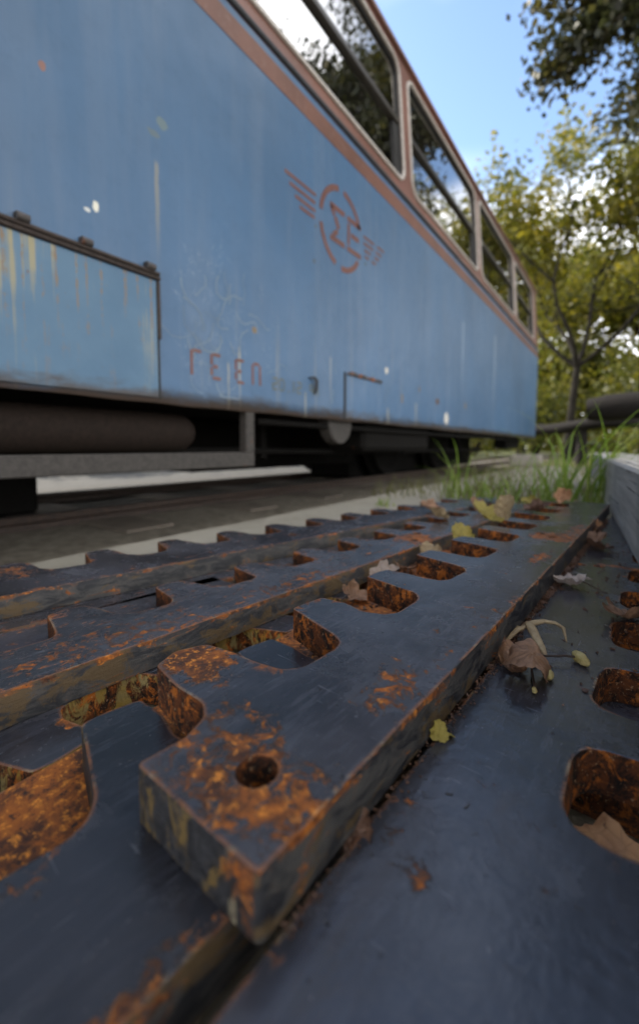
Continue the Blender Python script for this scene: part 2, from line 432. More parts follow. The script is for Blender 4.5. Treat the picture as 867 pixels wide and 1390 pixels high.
def hatch_mat():
    m = NT('hatch_blue_paint'); v = m.pos(); X, Y, Z = m.xyz(v)
    nf = m.noise(v, 34, 6, .65); n0 = m.noise(v, 4, 4, .6)
    b = m.mix(m.rng(n0, .3, .7), (.075,.16,.26), (.105,.20,.30))
    b = m.mix(m.ma('MULTIPLY', m.rng(nf, .5, .75), .25), b, (.08, .15, .24))
    s1 = m.noise(m.mapv(v, (1, 30, .8)), 1.0, 5, .65); s2 = m.noise(m.mapv(v, (1, 60, 1.6), (0,3,0)), 1.0, 4, .6)
    zt = m.rng(Z, .40, .66)
    b = m.mix(m.ma('MULTIPLY', m.rng(m.ma('ADD', s1, m.ma('MULTIPLY', m.ma('SUBTRACT', n0, .5), .5)), .52, .66), m.ma('ADD', .22, m.ma('MULTIPLY', zt, .6))), b, (.40, .33, .15))
    b = m.mix(m.ma('MULTIPLY', m.rng(m.ma('ADD', s2, m.ma('MULTIPLY', m.ma('SUBTRACT', nf, .5), .5)), .57, .66), m.ma('ADD', .18, m.ma('MULTIPLY', zt, .6))), b, (.26, .15, .045))
    b = m.mix(m.rng(m.noise(v, 28, 7, .7, .5), .665, .70), b, (.16, .07, .03))
    b = m.mix(m.rng(m.noise(m.mapv(v, (30,30,6), rot=(.6,0,0)), 3, 4, .6), .735, .76), b, (.62, .66, .68))
    gn = m.noise(m.mapv(v, (1, 5, 14)), 1.5, 6, .65, .4)
    b = m.mix(m.rng(m.ma('ADD', Z, m.ma('MULTIPLY', gn, -.09)), .345, .305), b, (.06, .055, .055))
    return m.bsdf(b, .5, m.bump(m.ma('ADD', nf, m.ma('MULTIPLY', n0, 4)), .4, .003))
M['hatch'] = hatch_mat()
def brown_paint(name, base):
    m = NT(name); v = m.pos(); n = m.noise(v, 3, 5, .6); nf = m.noise(v, 50, 5, .65)
    c = m.mix(m.rng(n, .3, .7), tuple(q*.8 for q in base), tuple(q*1.15 for q in base))
    c = m.mix(m.ma('MULTIPLY', m.rng(nf, .5, .75), .3), c, (.30, .22, .19))
    return m.bsdf(c, m.ma('ADD', .4, m.ma('MULTIPLY', nf, .2)), m.bump(nf, .3, .002))
M['brown'] = brown_paint('red_brown_paint', (.175, .074, .048))
M['brown2'] = brown_paint('upper_brown_paint', (.205, .092, .066))
M['stencil'] = brown_paint('stencil_red_paint', (.17, .062, .045))
M['olive'] = brown_paint('stencil_olive_paint', (.12, .13, .09))
M['alu'] = steel_material('window_frame_metal', (.55, .50, .45), .42, -.4)
M['darkmould'] = steel_material('grey_moulding', (.035, .036, .042), .5, -.4)
M['rubber'] = steel_material('black_rubber', (.018, .017, .016), .6, -.6)
M['midrail'] = steel_material('dark_bronze_rail', (.05, .042, .032), .45, -.4)
M['under'] = steel_material('underframe_grime', (.009, .008, .007), .9, .0, sp=.15)
M['tank'] = steel_material('tank_dirty_brown', (.024, .016, .012), .8, .05, sp=.2)
M['hanger'] = steel_material('hanger_grey_steel', (.060, .053, .047), .65, .12, sp=.35)
M['hinge'] = steel_material('hinge_rusty', (.07, .06, .055), .6, .7)
M['trim'] = steel_material('hatch_trim_rust', (.05, .035, .028), .7, .35)
M['roof'] = steel_material('roof_brown', (.16, .07, .05), .6, -.2)
M['inside'] = steel_material('cabin_lining', (.12, .11, .09), .7, -.6)
M['seat'] = steel_material('seat_vinyl', (.10, .03, .02), .6, -.6)
def railmat():
    m = NT('rail_steel'); v = m.pos(); Z = m.xyz(v)[2]; n = m.noise(v, 60, 5, .7)
    c = m.mix(m.rng(n, .35, .65), (.035, .022, .016), (.075, .045, .030))
    c = m.mix(m.ma('MULTIPLY', m.rng(Z, -.034, -.030), .6), c, (.12, .11, .10))
    return m.bsdf(c, .6, m.bump(n, .4, .002))
M['rail'] = railmat()
def glassmat():
    m = NT('window_glass'); v = m.pos()
    fr = m.n('ShaderNodeFresnel'); fr.inputs[0].default_value = 2.0
    tr = m.n('ShaderNodeBsdfTransparent'); tr.inputs[0].default_value = (.42, .43, .41, 1)
    gl = m.n('ShaderNodeBsdfGlossy'); gl.inputs['Roughness'].default_value = .012; gl.inputs[0].default_value = (1,1,1,1)
    wav = m.noise(v, 2.2, 1, .4); m.inp(gl, 'Normal', m.bump(wav, .12, .01))
    df = m.n('ShaderNodeBsdfDiffuse'); df.inputs[0].default_value = (.25, .23, .2, 1)
    a = m.n('ShaderNodeMixShader'); b = m.n('ShaderNodeMixShader'); o = m.n('ShaderNodeOutputMaterial')
    m.t.links.new(m.ma('MULTIPLY', m.rng(m.noise(v, 6, 5, .6), .4, .75), .10), b.inputs[0])
    m.t.links.new(tr.outputs[0], b.inputs[1]); m.t.links.new(df.outputs[0], b.inputs[2])
    m.t.links.new(m.ma('ADD', .26, m.ma('MULTIPLY', fr.outputs[0], .9), clamp=True), a.inputs[0])
    m.t.links.new(b.outputs[0], a.inputs[1]); m.t.links.new(gl.outputs[0], a.inputs[2]); m.t.links.new(a.outputs[0], o.inputs[0])
    return m.m
M['glass'] = glassmat()

def concrete(name, a, b, sc=1.0):
    m = NT(name); v = m.pos(); n = m.noise(v, 3*sc, 6, .6); n2 = m.noise(v, 60*sc, 6, .7); n3 = m.noise(v, 12*sc, 5, .65, .5)
    c = m.mix(m.rng(n, .3, .7), a, b); c = m.mix(m.ma('MULTIPLY', m.rng(n3, .5, .7), .5), c, tuple(q*.6 for q in a))
    c = m.mix(m.rng(n2, .66, .74), c, tuple(q*.45 for q in a))
    return m.bsdf(c, .85, m.bump(m.ma('ADD', n2, m.ma('MULTIPLY', n3, 2)), .6, .004), spec=.3)
M['slab'] = concrete('platform_concrete', (.30, .27, .21), (.40, .36, .29))
M['block'] = concrete('block_concrete', (.30, .27, .23), (.38, .35, .3))
M['sleeper'] = concrete('sleeper_dirty', (.16, .135, .11), (.24, .20, .16), 2)
def groundmat():
    m = NT('ground_soil'); v = m.pos(); X, Y, Z = m.xyz(v)
    n = m.noise(v, 1.1, 6, .6); n2 = m.noise(v, 22, 6, .7); n3 = m.noise(v, 90, 4, .7)
    dirt = m.mix(m.rng(n2, .35, .65), (.20, .175, .14), (.34, .30, .24))
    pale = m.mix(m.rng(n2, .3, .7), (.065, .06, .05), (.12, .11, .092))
    grs = m.mix(m.rng(n2, .35, .65), (.035, .04, .012), (.085, .09, .02))
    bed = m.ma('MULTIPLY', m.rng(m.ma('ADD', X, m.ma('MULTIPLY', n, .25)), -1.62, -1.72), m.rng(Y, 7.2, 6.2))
    c = m.mix(m.ma('MAXIMUM', m.rng(m.ma('ADD', Y, m.ma('MULTIPLY', n, 3)), 4.5, 7.0), m.rng(X, -7, -10)), dirt, grs)
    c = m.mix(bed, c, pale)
    return m.bsdf(c, .9, m.bump(m.ma('ADD', n2, m.ma('MULTIPLY', n3, .5)), .8, .01), spec=.2)
M['ground'] = groundmat()
def woodmat(name, a, b, axis='y'):
    m = NT(name); v = m.obj(); sc = (30, 1.6, 30)
    g = m.noise(m.mapv(v, sc), 2.2, 6, .65, .5); n = m.noise(v, 8, 5, .6); cr = m.noise(m.mapv(v, (70, 1.2, 70)), 1.6, 4, .6, .3)
    c = m.mix(m.rng(g, .3, .7), a, b); c = m.mix(m.ma('MULTIPLY', m.rng(n, .5, .7), .4), c, tuple(q*.6 for q in a))
    c = m.mix(m.rng(cr, .40, .34), c, tuple(q*.22 for q in a))
    return m.bsdf(c, .8, m.bump(m.ma('ADD', g, m.ma('MULTIPLY', m.rng(cr, .34, .42), 2)), .7, .003), spec=.25)
M['wood'] = woodmat('weathered_grey_timber', (.46, .41, .345), (.64, .58, .50))
M['log'] = woodmat('dark_log_bark', (.012, .010, .008), (.028, .022, .018))
def barkmat():
    m = NT('tree_bark'); v = m.pos(); n = m.noise(m.mapv(v, (8, 8, 1.5)), 2, 6, .7)
    return m.bsdf(m.mix(m.rng(n, .35, .65), (.010, .008, .006), (.030, .025, .018)), .9, m.bump(n, .8, .02), spec=.2)
M['bark'] = barkmat()
def leafmat(name, cols, trans=.5):
    m = NT(name); g = m.n('ShaderNodeNewGeometry'); v = g.outputs['Position']; r = g.outputs['Random Per Island']
    cl = m.noise(v, .9, 4, .6)
    k = m.ma('ADD', m.ma('MULTIPLY', r, .55), m.ma('MULTIPLY', m.rng(cl, .3, .7), .45))
    c = m.mix(m.rng(k, .1, .5), cols[0], cols[1]); c = m.mix(m.rng(k, .5, .95), c, cols[2])
    d = m.n('ShaderNodeBsdfDiffuse'); t = m.n('ShaderNodeBsdfTranslucent'); gl = m.n('ShaderNodeBsdfGlossy')
    m.inp(d, 0, c); m.inp(t, 0, c); gl.inputs['Roughness'].default_value = .45; gl.inputs[0].default_value = (.6,.6,.6,1)
    a = m.n('ShaderNodeMixShader'); a.inputs[0].default_value = trans; b = m.n('ShaderNodeMixShader'); b.inputs[0].default_value = .05
    m.t.links.new(d.outputs[0], a.inputs[1]); m.t.links.new(t.outputs[0], a.inputs[2])
    m.t.links.new(a.outputs[0], b.inputs[1]); m.t.links.new(gl.outputs[0], b.inputs[2])
    o = m.n('ShaderNodeOutputMaterial'); m.t.links.new(b.outputs[0], o.inputs[0]); return m.m
M['leaf_y'] = leafmat('autumn_yellow_green_leaves', ((.06,.07,.007), (.17,.165,.012), (.38,.30,.025)), .55)
M['leaf_d'] = leafmat('dark_olive_leaves', ((.018,.022,.010), (.04,.045,.014), (.10,.085,.018)), .4)
M['leaf_g'] = leafmat('shrub_leaves', ((.045,.055,.007), (.12,.13,.012), (.26,.22,.022)), .5)
M['grass'] = leafmat('fresh_grass_blades', ((.14,.17,.02), (.22,.34,.04), (.50,.52,.14)), .5)
M['grass_dry'] = leafmat('dry_grass_blades', ((.10,.10,.03), (.20,.20,.06), (.34,.30,.12)), .5)
def dryleaf(name, a, b, vein):
    m = NT(name); v = m.obj(); n = m.noise(v, 60, 6, .65, .5); n2 = m.noise(v, 220, 4, .7)
    X_, Y_, Z_ = m.xyz(v); vo = m.vor(v, 130, 'DISTANCE_TO_EDGE')
    c = m.mix(m.rng(n, .35, .65), a, b); c = m.mix(m.ma('MULTIPLY', m.rng(vo, .06, .01), .35), c, vein)
    c = m.mix(m.rng(n2, .66, .74), c, tuple(q*.4 for q in a))
    p = m.n('ShaderNodeBsdfPrincipled'); m.inp(p, 'Base Color', c); m.inp(p, 'Roughness', .6)
    m.inp(p, 'Normal', m.bump(m.ma('ADD', m.ma('MULTIPLY', m.rng(vo, 0, .12), .3), n), .5, .001)); 
    t = m.n('ShaderNodeBsdfTranslucent'); m.inp(t, 0, c); x = m.n('ShaderNodeMixShader'); x.inputs[0].default_value = .2
    m.t.links.new(p.outputs[0], x.inputs[1]); m.t.links.new(t.outputs[0], x.inputs[2])
    o = m.n('ShaderNodeOutputMaterial'); m.t.links.new(x.outputs[0], o.inputs[0]); return m.m
M['dl_brown'] = dryleaf('dry_brown_leaf', (.20,.105,.055), (.36,.20,.115), (.14,.07,.035))
M['dl_tan'] = dryleaf('dry_tan_leaf', (.30,.21,.11), (.46,.35,.20), (.22,.14,.07))
M['dl_pale'] = dryleaf('dry_pale_leaf', (.40,.31,.25), (.56,.46,.40), (.30,.20,.14))
M['dl_yellow'] = dryleaf('yellow_leaf', (.27,.22,.04), (.42,.33,.07), (.20,.15,.03))
M['dl_dark'] = dryleaf('dry_dark_leaf', (.10,.05,.03), (.20,.105,.065), (.06,.03,.02))
M['dl_orange'] = dryleaf('dry_orange_leaf', (.36,.16,.07), (.55,.30,.14), (.26,.12,.05))
M['pod'] = dryleaf('seed_pod', (.40,.31,.10), (.58,.48,.22), (.26,.18,.06))
M['twig'] = steel_material('twig_brown', (.05, .03, .02), .8, -.6)

# ------------------------------------------------------------------ the setting
g = MB(); S_ = 400
g.add([(-S_,-S_,-.085),(S_,-S_,-.085),(S_,S_,-.085),(-S_,S_,-.085)], [(0,1,2,3)])
tag(g.build('ground', M['ground']), 'brown soil and pale gravel around the track, grassy further off', kind='structure')
g = MB()
rd = random.Random(4); ys = [-3+i*.12 for i in range(72)]
L1 = [(-.915+rd.uniform(-.006,.006), y) for y in ys]
outl = [(5.5,-3),(5.5,ys[-1])] + L1[::-1]
plate(g, outl, [], lambda x, y, d: (x, y, -d), .13, .010, 0, lambda p,q,h: 0, bottom=False)
tag(g.build('platform', M['slab'], smooth=40), 'pale concrete platform edge under the stack of steel bars', kind='structure')

def rail(x, nm, lab):
    mb = MB(); pr = [(-.045,-.125),(.045,-.125),(.045,-.117),(.012,-.105),(.008,-.065),(.026,-.055),(.026,-.034),(.020,-.030),
                     (-.020,-.030),(-.026,-.034),(-.026,-.055),(-.008,-.065),(-.012,-.105),(-.045,-.117)]
    n = len(pr); vs = [(x+a, y, z) for y in (-8, 26) for a, z in pr]
    mb.add(vs, [(k, (k+1)%n, n+(k+1)%n, n+k) for k in range(n)] + [tuple(range(n))[::-1], tuple(range(n,2*n))])
    return tag(mb.build(nm, M['rail'], origin=(x,0,-.125)), lab, 'rail', 'rails of the narrow track')
rail(-1.78, 'rail', 'near steel rail under the side of the blue railcar facing the bars')
rail(-2.56, 'rail', 'far steel rail under the hidden side of the blue railcar')
for k in range(-8, 26):
    mb = MB(); y = .3+k*.62; mb.box(-2.95, -1.42, y-.1, y+.1, -.129, -.076, bev=.006)
    tag(mb.build('sleeper', M['sleeper'], origin=(-2.17,y,-.129)), 'dark sleeper half sunk in dirt beneath the rails', 'sleeper', 'sleepers of the narrow track')

# ------------------------------------------------------------------ railcar
XS = -1.05; ZB = .342; YE = 6.86; YF = -3.4; ZR = 2.40; XC = -2.17
def sx(z): return XS if z < 1.5 else XS - .062*((z-1.5)/.9)**1.2
car = empty('railcar', (XC, 2.0, -.03))
tag(car, 'faded blue and brown railcar with a winged circle emblem, standing on the track', 'railcar')
def side_map(sgn=1):
    def f(y, z, d):
        x = sx(z) - d
        return (x if sgn > 0 else 2*XC - x, y, z)
    return f
def grid_side(mb, y0, y1, z0, z1, off=0., sgn=1, dy=.25, dz=.15, roll=0.0):
    ny = max(1, round((y1-y0)/dy)); nz = max(1, round((z1-z0)/dz)); vs = []
    for j in range(nz+1):
        for i in range(ny+1):
            y = y0+(y1-y0)*i/ny; z = z0+(z1-z0)*j/nz; x = sx(z)+off
            if sgn < 0: x = 2*XC-x
            vs.append((x, y, z))
    fs = []
    for j in range(nz):
        for i in range(ny):
            a = j*(ny+1)+i; q = (a, a+1, a+ny+2, a+ny+1); fs.append(q if sgn > 0 else q[::-1])
    mb.add(vs, fs)
# lower side (a sheet with returned bottom edge)
HY0, HY1, HZ0, HZ1 = -.55, .712, ZB+.012, .668         # hatch opening
mb = MB()
def skirt_z(y): return ZB + .006*mnoise.noise(Vector((y*1.7, 3, 0))) + .003*mnoise.noise(Vector((y*9, 7, 0)))
NY = 90
for lo, hi in ((0, 1),):
    vs = []; rows = [(0,-.03),(0,0),(.004,.001),(.02,0),(.3,0),(1.155,0)]
    for i in range(NY+1):
        y = YF+(YE-YF)*i/NY; zb = skirt_z(y)
        dent = .002*mnoise.noise(Vector((y*2.3, 11, 0)))
        vs += [(XS-.03, y, zb+.004), (XS-.003+dent, y, zb), (XS+dent, y, zb+.003), (XS, y, zb+.05), (XS, y, .9), (XS, y, 1.49)]
    fs = []
    for i in range(NY):
        for r in range(5):
            a = i*6+r; fs.append((a, a+6, a+7, a+1))
    mb.add(vs, fs)
side_mb = mb
mb = MB(); grid_side(mb, YF, YE, ZB, 1.49, 0, -1); mb.build('side_panel', M['blue'], car)
# stripe, moulding
mb = MB(); mb.box(XS-.01, XS+.0015, YF, YE, 1.489, 1.560); mb.build('stripe', M['brown'], car)
mb = MB(); mb.box(XS-.012, XS+.0008, YF, YE, 1.560, 1.584); mb.build('pale_band', M['blue'], car)
mb = MB(); mb.tube([(XS-.002, YF, 1.604), (XS-.002, YE, 1.604)], .0115, 12); mb.build('moulding', M['darkmould'], car, smooth=60)
# upper side with window openings
WIN = [(-2.02,-.66),(-.54,.82),(.94,2.30),(2.42,3.78),(3.90,5.26),(5.38,6.50)]
WZ0, WZ1 = 1.69, 2.335
for sgn in (1, -1):
    mb = MB()
    holes = [rrect(a, b, WZ0, WZ1, .075) for a, b in WIN]
    plate(mb, [(YF,1.584),(YE,1.584),(YE,ZR),(YF,ZR)], holes, side_map(sgn), .035, .002, 0, lambda p,q,h: 0)
    if sgn < 0: mb.f = [q[::-1] for q in mb.f]
    mb.build('window_band', M['brown2'], car, smooth=35)
def make_window(y0, y1, sgn):
    fm = side_map(sgn)
    mb = MB()
    def fr(u, v, d): return fm(u, v, d-.010)
    plate(mb, rrect(y0-.014, y1+.014, WZ0-.014, WZ1+.014, .085, 8), [rrect(y0+.005, y1-.005, WZ0+.005, WZ1-.005, .07, 8)], fr, .0105, .005, 0, lambda p,q,h: 0)
    if sgn < 0: mb.f = [q[::-1] for q in mb.f]
    w_ = mb.build('window', M['alu'], car, smooth=50)
    zm = 2.015
    def slab(name, a, b, c, d, t0, t1, mat):
        m2 = MB(); plate(m2, [(a,c),(b,c),(b,d),(a,d)], [], lambda u, v, q: fm(u, v, q+t0), t1-t0, .001, 0, lambda p,q,h: 0)
        if sgn < 0: m2.f = [q[::-1] for q in m2.f]
        return m2.build(name, mat, w_, smooth=40)
    def pane(name, a, b, c, d, t0):
        m2 = MB(); pts = rrect(a, b, c, d, .05, 4); n = len(pts)
        m2.add([fm(p[0], p[1], t0) for p in pts], [tuple(range(n))]); return m2.build(name, M['glass'], w_)
    # rubber gasket
    m2 = MB(); plate(m2, rrect(y0+.004, y1-.004, WZ0+.004, WZ1-.004, .07, 8), [rrect(y0+.022, y1-.022, WZ0+.022, WZ1-.022, .055, 8)], lambda u,v,q: fm(u,v,q+.004), .02, .002, 0, lambda p,q,h: 0)
    if sgn < 0: m2.f = [q[::-1] for q in m2.f]
    m2.build('gasket', M['rubber'], w_, smooth=40)
    slab('mid_rail', y0+.01, y1-.01, zm-.015, zm+.015, .004, .028, M['midrail'])
    slab('stile', y1-.075, y1-.016, WZ0+.015, zm-.022, .012, .030, M['rubber'])
    pane('upper_pane', y0+.015, y1-.015, zm+.015, WZ1-.014, .015)
    pane('lower_pane', y0+.015, y1-.070, WZ0+.014, zm-.015, .024)
    return w_
for a, b in WIN:
    make_window(a, b, 1)
for a, b in WIN: make_window(a, b, -1)
# roof: gutter + arc
mb = MB(); mb.box(sx(ZR)-.02, sx(ZR)+.016, YF, YE, ZR, ZR+.028, bev=.004); mb.box(2*XC-sx(ZR)-.016, 2*XC-sx(ZR)+.02, YF, YE, ZR, ZR+.028, bev=.004)
mb.build('gutter', M['brown2'], car, smooth=40)
mb = MB(); hw = abs(sx(ZR)-XC)-.02; n = 20; vs = []
for y in (YF, YE):
    for k in range(n+1):
        t = k/n; xx = XC+hw*math.cos(math.pi*t); zz_ = ZR+.026+.26*math.sin(math.pi*t)**.75; vs.append((xx, y, zz_))
fs = [(k, n+1+k, n+2+k, k+1) for k in range(n)] + [tuple(range(n+1))[::-1], tuple(range(n+1, 2*n+2))]
mb.add(vs, fs); mb.build('roof', M['roof'], car, smooth=50)
for ya, yb in ((YE-.035, YE-.002), (YF+.002, YF+.035)):
    mb = MB(); mb.box(XC-1.09, XC+1.09, ya, yb, ZB+.02, 1.56); mb.build('end_wall', M['blue'], car)
for yy in (YE-.035, YF+.004):
    mb = MB()
    mb.box(XC-1.06, XC-.75, yy, yy+.031, 1.56, ZR); mb.box(XC+.75, XC+1.06, yy, yy+.031, 1.56, ZR); mb.box(XC-.12, XC+.12, yy, yy+.031, 1.56, ZR)
    mb.box(XC-.75, XC-.12, yy, yy+.031, 2.3, ZR); mb.box(XC+.12, XC+.75, yy, yy+.031, 2.3, ZR)
    mb.build('end_pillars', M['brown2'], car)
mb = MB()
for a, b in ((-.75,-.12),(.12,.75)): mb.add([(XC+a, YE-.02, 1.56),(XC+b, YE-.02, 1.56),(XC+b, YE-.02, 2.3),(XC+a, YE-.02, 2.3)], [(0,1,2,3)])
mb.build('end_windscreen', M['glass'], car)
mb = MB(); mb.box(XC-1.08, XC+1.08, YF+.04, YE-.04, .80, .84); mb.build('floor', M['under'], car)
mb = MB(); mb.box(XC-1.0, XC+1.0, YF+.04, YE-.04, 2.385, 2.40); mb.build('ceiling', M['inside'], car)
for k in range(10):
    y = YF+.7+k*1.0
    for xx in (XC-.72, XC+.72):
        mb = MB(); mb.box(xx-.24, xx+.24, y, y+.42, .84, 1.28, bev=.04); mb.box(xx-.24, xx+.24, y-.08, y-.005, 1.1, 1.66, bev=.035)
        mb.build('bench_seat', M['seat'], car, smooth=40)
# hatch
mb = MB(); mb.box(XS-.02, XS+.005, HY0, HY1, HZ0, HZ1, bev=.003)
hatch = mb.build('access_hatch', M['hatch'], car, smooth=40)
mb = MB()
mb.box(XS-.01, XS+.010, HY0-.012, HY1+.012, HZ1+.002, HZ1+.013, bev=.003); mb.tube([(XS+.010, HY0, HZ1+.017),(XS+.010, HY1+.005, HZ1+.017)], .0055, 8)
mb.box(XS-.01, XS+.008, HY1+.0015, HY1+.011, HZ0+.16, HZ1+.001, bev=.003)
mb.build('hatch_trim', M['trim'], hatch, smooth=40)
mb = MB(); mb.box(XS-.01, XS+.0022, HY1+.0015, HY1+.007, HZ0, HZ0+.16); mb.build('hatch_gap', M['rubber'], hatch)
for y in (.395, .525, .690, .16, -.1, -.36):
    mb = MB(); mb.tube([(XS+.014, y-.012, HZ1+.028),(XS+.014, y+.012, HZ1+.028)], .009, 10); mb.box(XS-.005, XS+.013, y-.012, y+.012, HZ1+.012, HZ1+.040, bev=.003)
    mb.build('hinge', M['hinge'], hatch, smooth=40)
# small flap further along
mb = MB(); mb.box(XS-.005, XS+.0035, 1.685, 2.05, ZB+.01, .550, bev=.002); fl = mb.build('small_flap', M['blue'], car)
mb = MB(); mb.box(XS-.004, XS+.004, 1.668, 1.684, ZB+.005, .562, bev=.001); mb.build('flap_gap', M['rubber'], fl)
mb = MB(); rd = random.Random(2)
for k in range(12): mb.box(XS, XS+.007+rd.uniform(0,.004), 1.70+k*.028, 1.722+k*.028+rd.uniform(-.006,.004), .551, .568+rd.uniform(-.004,.006), bev=.002)
mb.build('flap_hinge', M['hinge'], fl, smooth=40)
# hook shaped dent / catch
mb = MB(); mb.tube([(XS+.004, 1.40, .500),(XS+.012, 1.425, .503),(XS+.014, 1.44, .492),(XS+.010, 1.442, .46),(XS+.004, 1.44, .44)], [.003,.006,.007,.006,.004], 8)
mb.build('catch', M['darkmould'], car, smooth=60)

# ---- stencilled emblem and writing (real positions on the panel, metres)
def stroke(mb, pts, wd, e0=.0, x=XS+.0012, mi=0):
    """a painted band of constant width through pts (y, z)"""
    P_ = [Vector((p[0], p[1])) for p in pts]; n = len(P_); Lf = []; Rt = []
    for i in range(n):
        d = (P_[min(i+1,n-1)]-P_[max(i-1,0)]).normalized(); q = Vector((-d.y, d.x))*wd/2
        Lf.append(P_[i]+q); Rt.append(P_[i]-q)
    base = len(mb.v)
    for a, b in zip(Lf, Rt):
        mb.v += [(x, a.x, a.y), (x, b.x, b.y)]
    for i in range(n-1):
        mb.f.append((base+2*i+1, base+2*i+3, base+2*i+2, base+2*i)); mb.mi.append(mi)
CAMZ = .22
def up(l): return [(a, b+CAMZ) for a, b in l]
mb = MB()
for a, wd in (([(1.257,1.009),(1.451,1.009)],.0125),([(1.284,.978),(1.447,.977)],.0125),([(1.316,.947),(1.447,.946)],.0125),([(1.345,.919),(1.442,.919)],.0125)): stroke(mb, up(a), wd)
for a in ([(1.837,1.000),(1.940,1.000)],[(1.975,1.002),(2.05,1.002)],[(1.838,.970),(1.933,.970)],[(1.961,.971),(2.02,.971)],
          [(1.845,.940),(1.906,.940)],[(1.947,.941),(1.990,.941)],[(1.852,.912),(1.890,.912)],[(1.92,.912),(1.962,.912)]): stroke(mb, up(a), .0125)
cy_, cz_, rr = 1.647, .952, .163
for a0, a1 in ((100, 172), (190, 252), (268, 328), (22, 86)):
    pts = [(cy_+rr*math.cos(R(a0+(a1-a0)*k/14)), cz_+rr*math.sin(R(a0+(a1-a0)*k/14))) for k in range(15)]
    stroke(mb, up(pts), .024)
mb.build('emblem', M['stencil'], car)
mb = MB()
for a, wd in (([(1.553,1.024),(1.668,1.024)],.022),([(1.560,1.020),(1.588,.990)],.022),([(1.592,.986),(1.622,.946)],.024),([(1.612,.934),(1.575,.905)],.020),
              ([(1.553,.892),(1.668,.892)],.022),
              ([(1.690,1.023),(1.811,1.023)],.022),([(1.702,1.004),(1.702,.912)],.020),([(1.722,.960),(1.792,.960)],.022),([(1.690,.893),(1.813,.893)],.022)): stroke(mb, up(a), wd)
mb.build('emblem_letters', M['stencil'], car)
mb = MB()
def letters(mb, y0, z0, h, wdt, seq, wd):
    for kind in seq:
        S1 = {'G': [[(0,0),(0,1)],[(.12,1),(1,1)]],
              'E': [[(0,.12),(0,.44)],[(0,.56),(0,1)],[(.14,1),(1,1)],[(.14,.5),(.7,.5)],[(.1,0),(1,0)]],
              'P': [[(0,0),(0,.95)],[(1,0),(1,.95)],[(.12,1),(.88,1)]],
              '2': [[(0,1),(1,1)],[(1,.92),(1,.58)],[(0,.5),(1,.5)],[(0,.42),(0,.08)],[(0,0),(1,0)]],
              '0': [[(.1,1),(.9,1)],[(1,.92),(1,.08)],[(.1,0),(.9,0)],[(0,.08),(0,.92)]],
              '1': [[(.5,0),(.5,1)]], '9': [[(0,1),(1,1)],[(1,.92),(1,0)],[(0,.5),(.9,.5)],[(0,.92),(0,.55)]],
              '.': [[(.3,.0),(.6,.0)]]}[kind[0]]
        yy = kind[1]
        for s_ in S1: stroke(mb, [(yy+p[0]*wdt, z0+p[1]*h) for p in s_], wd)
letters(mb, 0, .435, .072, .036, [('G',.825),('E',.900),('E',1.002),('P',1.080)], .0095)
mb.build('lettering', M['stencil'], car)
mb = MB(); letters(mb, 0, .432, .040, .024, [('2',1.183),('0',1.222),('.',1.262),('1',1.292),('2',1.326),('.',1.372),('9',1.408),('1',1.452)], .006)
mb.build('date_lettering', M['olive'], car)

M['scratch'] = brown_paint('pale_scratch', (.17, .24, .31))
mb = side_mb; rd = random.Random(21)
for k in range(26):
    y = rd.gauss(.93, .10); z = rd.uniform(.42, .80); a = rd.uniform(-1.9, -1.2) if rd.random() < .6 else rd.uniform(-3, 3); pts = [(y, z)]; cur = rd.uniform(-.5,.5)
    for i in range(rd.randint(5, 16)):
        a += cur*.5+rd.gauss(0,.25); cur = cur*.8+rd.gauss(0,.25); y += math.cos(a)*.011; z += math.sin(a)*.011; pts.append((y, min(.86, max(.38, z))))
    stroke(mb, pts, rd.uniform(.0012,.0050), x=XS+.0009+k*.00001, mi=1)
for k in range(14):
    y = rd.uniform(1.35, 2.8); z = rd.uniform(.38,.60); pts = [(y, z)]
    for i in range(rd.randint(3, 9)): y += rd.gauss(0,.003); z -= .012; pts.append((y, max(.36, z)))
    stroke(mb, pts, rd.uniform(.002,.006), x=XS+.0011+k*.00001, mi=1)
mb.build('side_panel', [M['blue'], M['scratch']], car, smooth=50)

# ---- underneath
mb = MB(); mb.box(XC-.75, XC+.75, YF+.2, YE-.15, .38, .79); mb.build('underframe', M['under'], car)
for y0, y1, z0, nm in ((-3.0,-2.0,.13,'battery_box'),(-1.5,.72,-.045,'fuel_tank'),(.80,1.30,.10,'engine_block'),(1.45,3.15,.085,'gearbox'),(5.25,6.5,-.03,'battery_box')):
    mb = MB(); mb.box(-2.45, -1.86, y0, y1, z0, .379, bev=.02); mb.build(nm, M['under'], car, smooth=40)
mb = MB(); mb.box(-2.40, -1.93, 3.2, 5.2, -.055, .30, bev=.03); mb.build('traction_gear', M['under'], car, smooth=40)
for sgn, yy0, yy1 in ((0,-.9,.93),):
    mb = MB(); c = (-1.205, 0, .268)
    mb.lathe([(-.98,0),(-.97,.03),(-.94,.052),(-.88,.062),(.86,.062),(.90,.057),(.925,.040),(.932,.0)], 28, 'y', c)
    tk = mb.build('air_tank', M['tank'], car, smooth=40)
    for y in (.30, -.2):
        mb = MB(); mb.tube([(c[0]+.02,y,c[2]+.07),(c[0]+.02,y,c[2]+.11)], .012, 8)
        mb.build('tank_stud', M['under'], tk, smooth=40)
mb = MB()
mb.box(-1.09, -1.055, YF+.5, 1.093, .153, .203, bev=.003); mb.box(-1.09, -1.055, 1.052, 1.093, .2032, .345, bev=.003); mb.box(-1.30, -1.092, 1.054, 1.090, .165, .195, bev=.002)
mb.box(-1.30, -1.092, -.2, -.16, .165, .195, bev=.002)
mb.build('hanger_frame', M['hanger'], car, smooth=40)
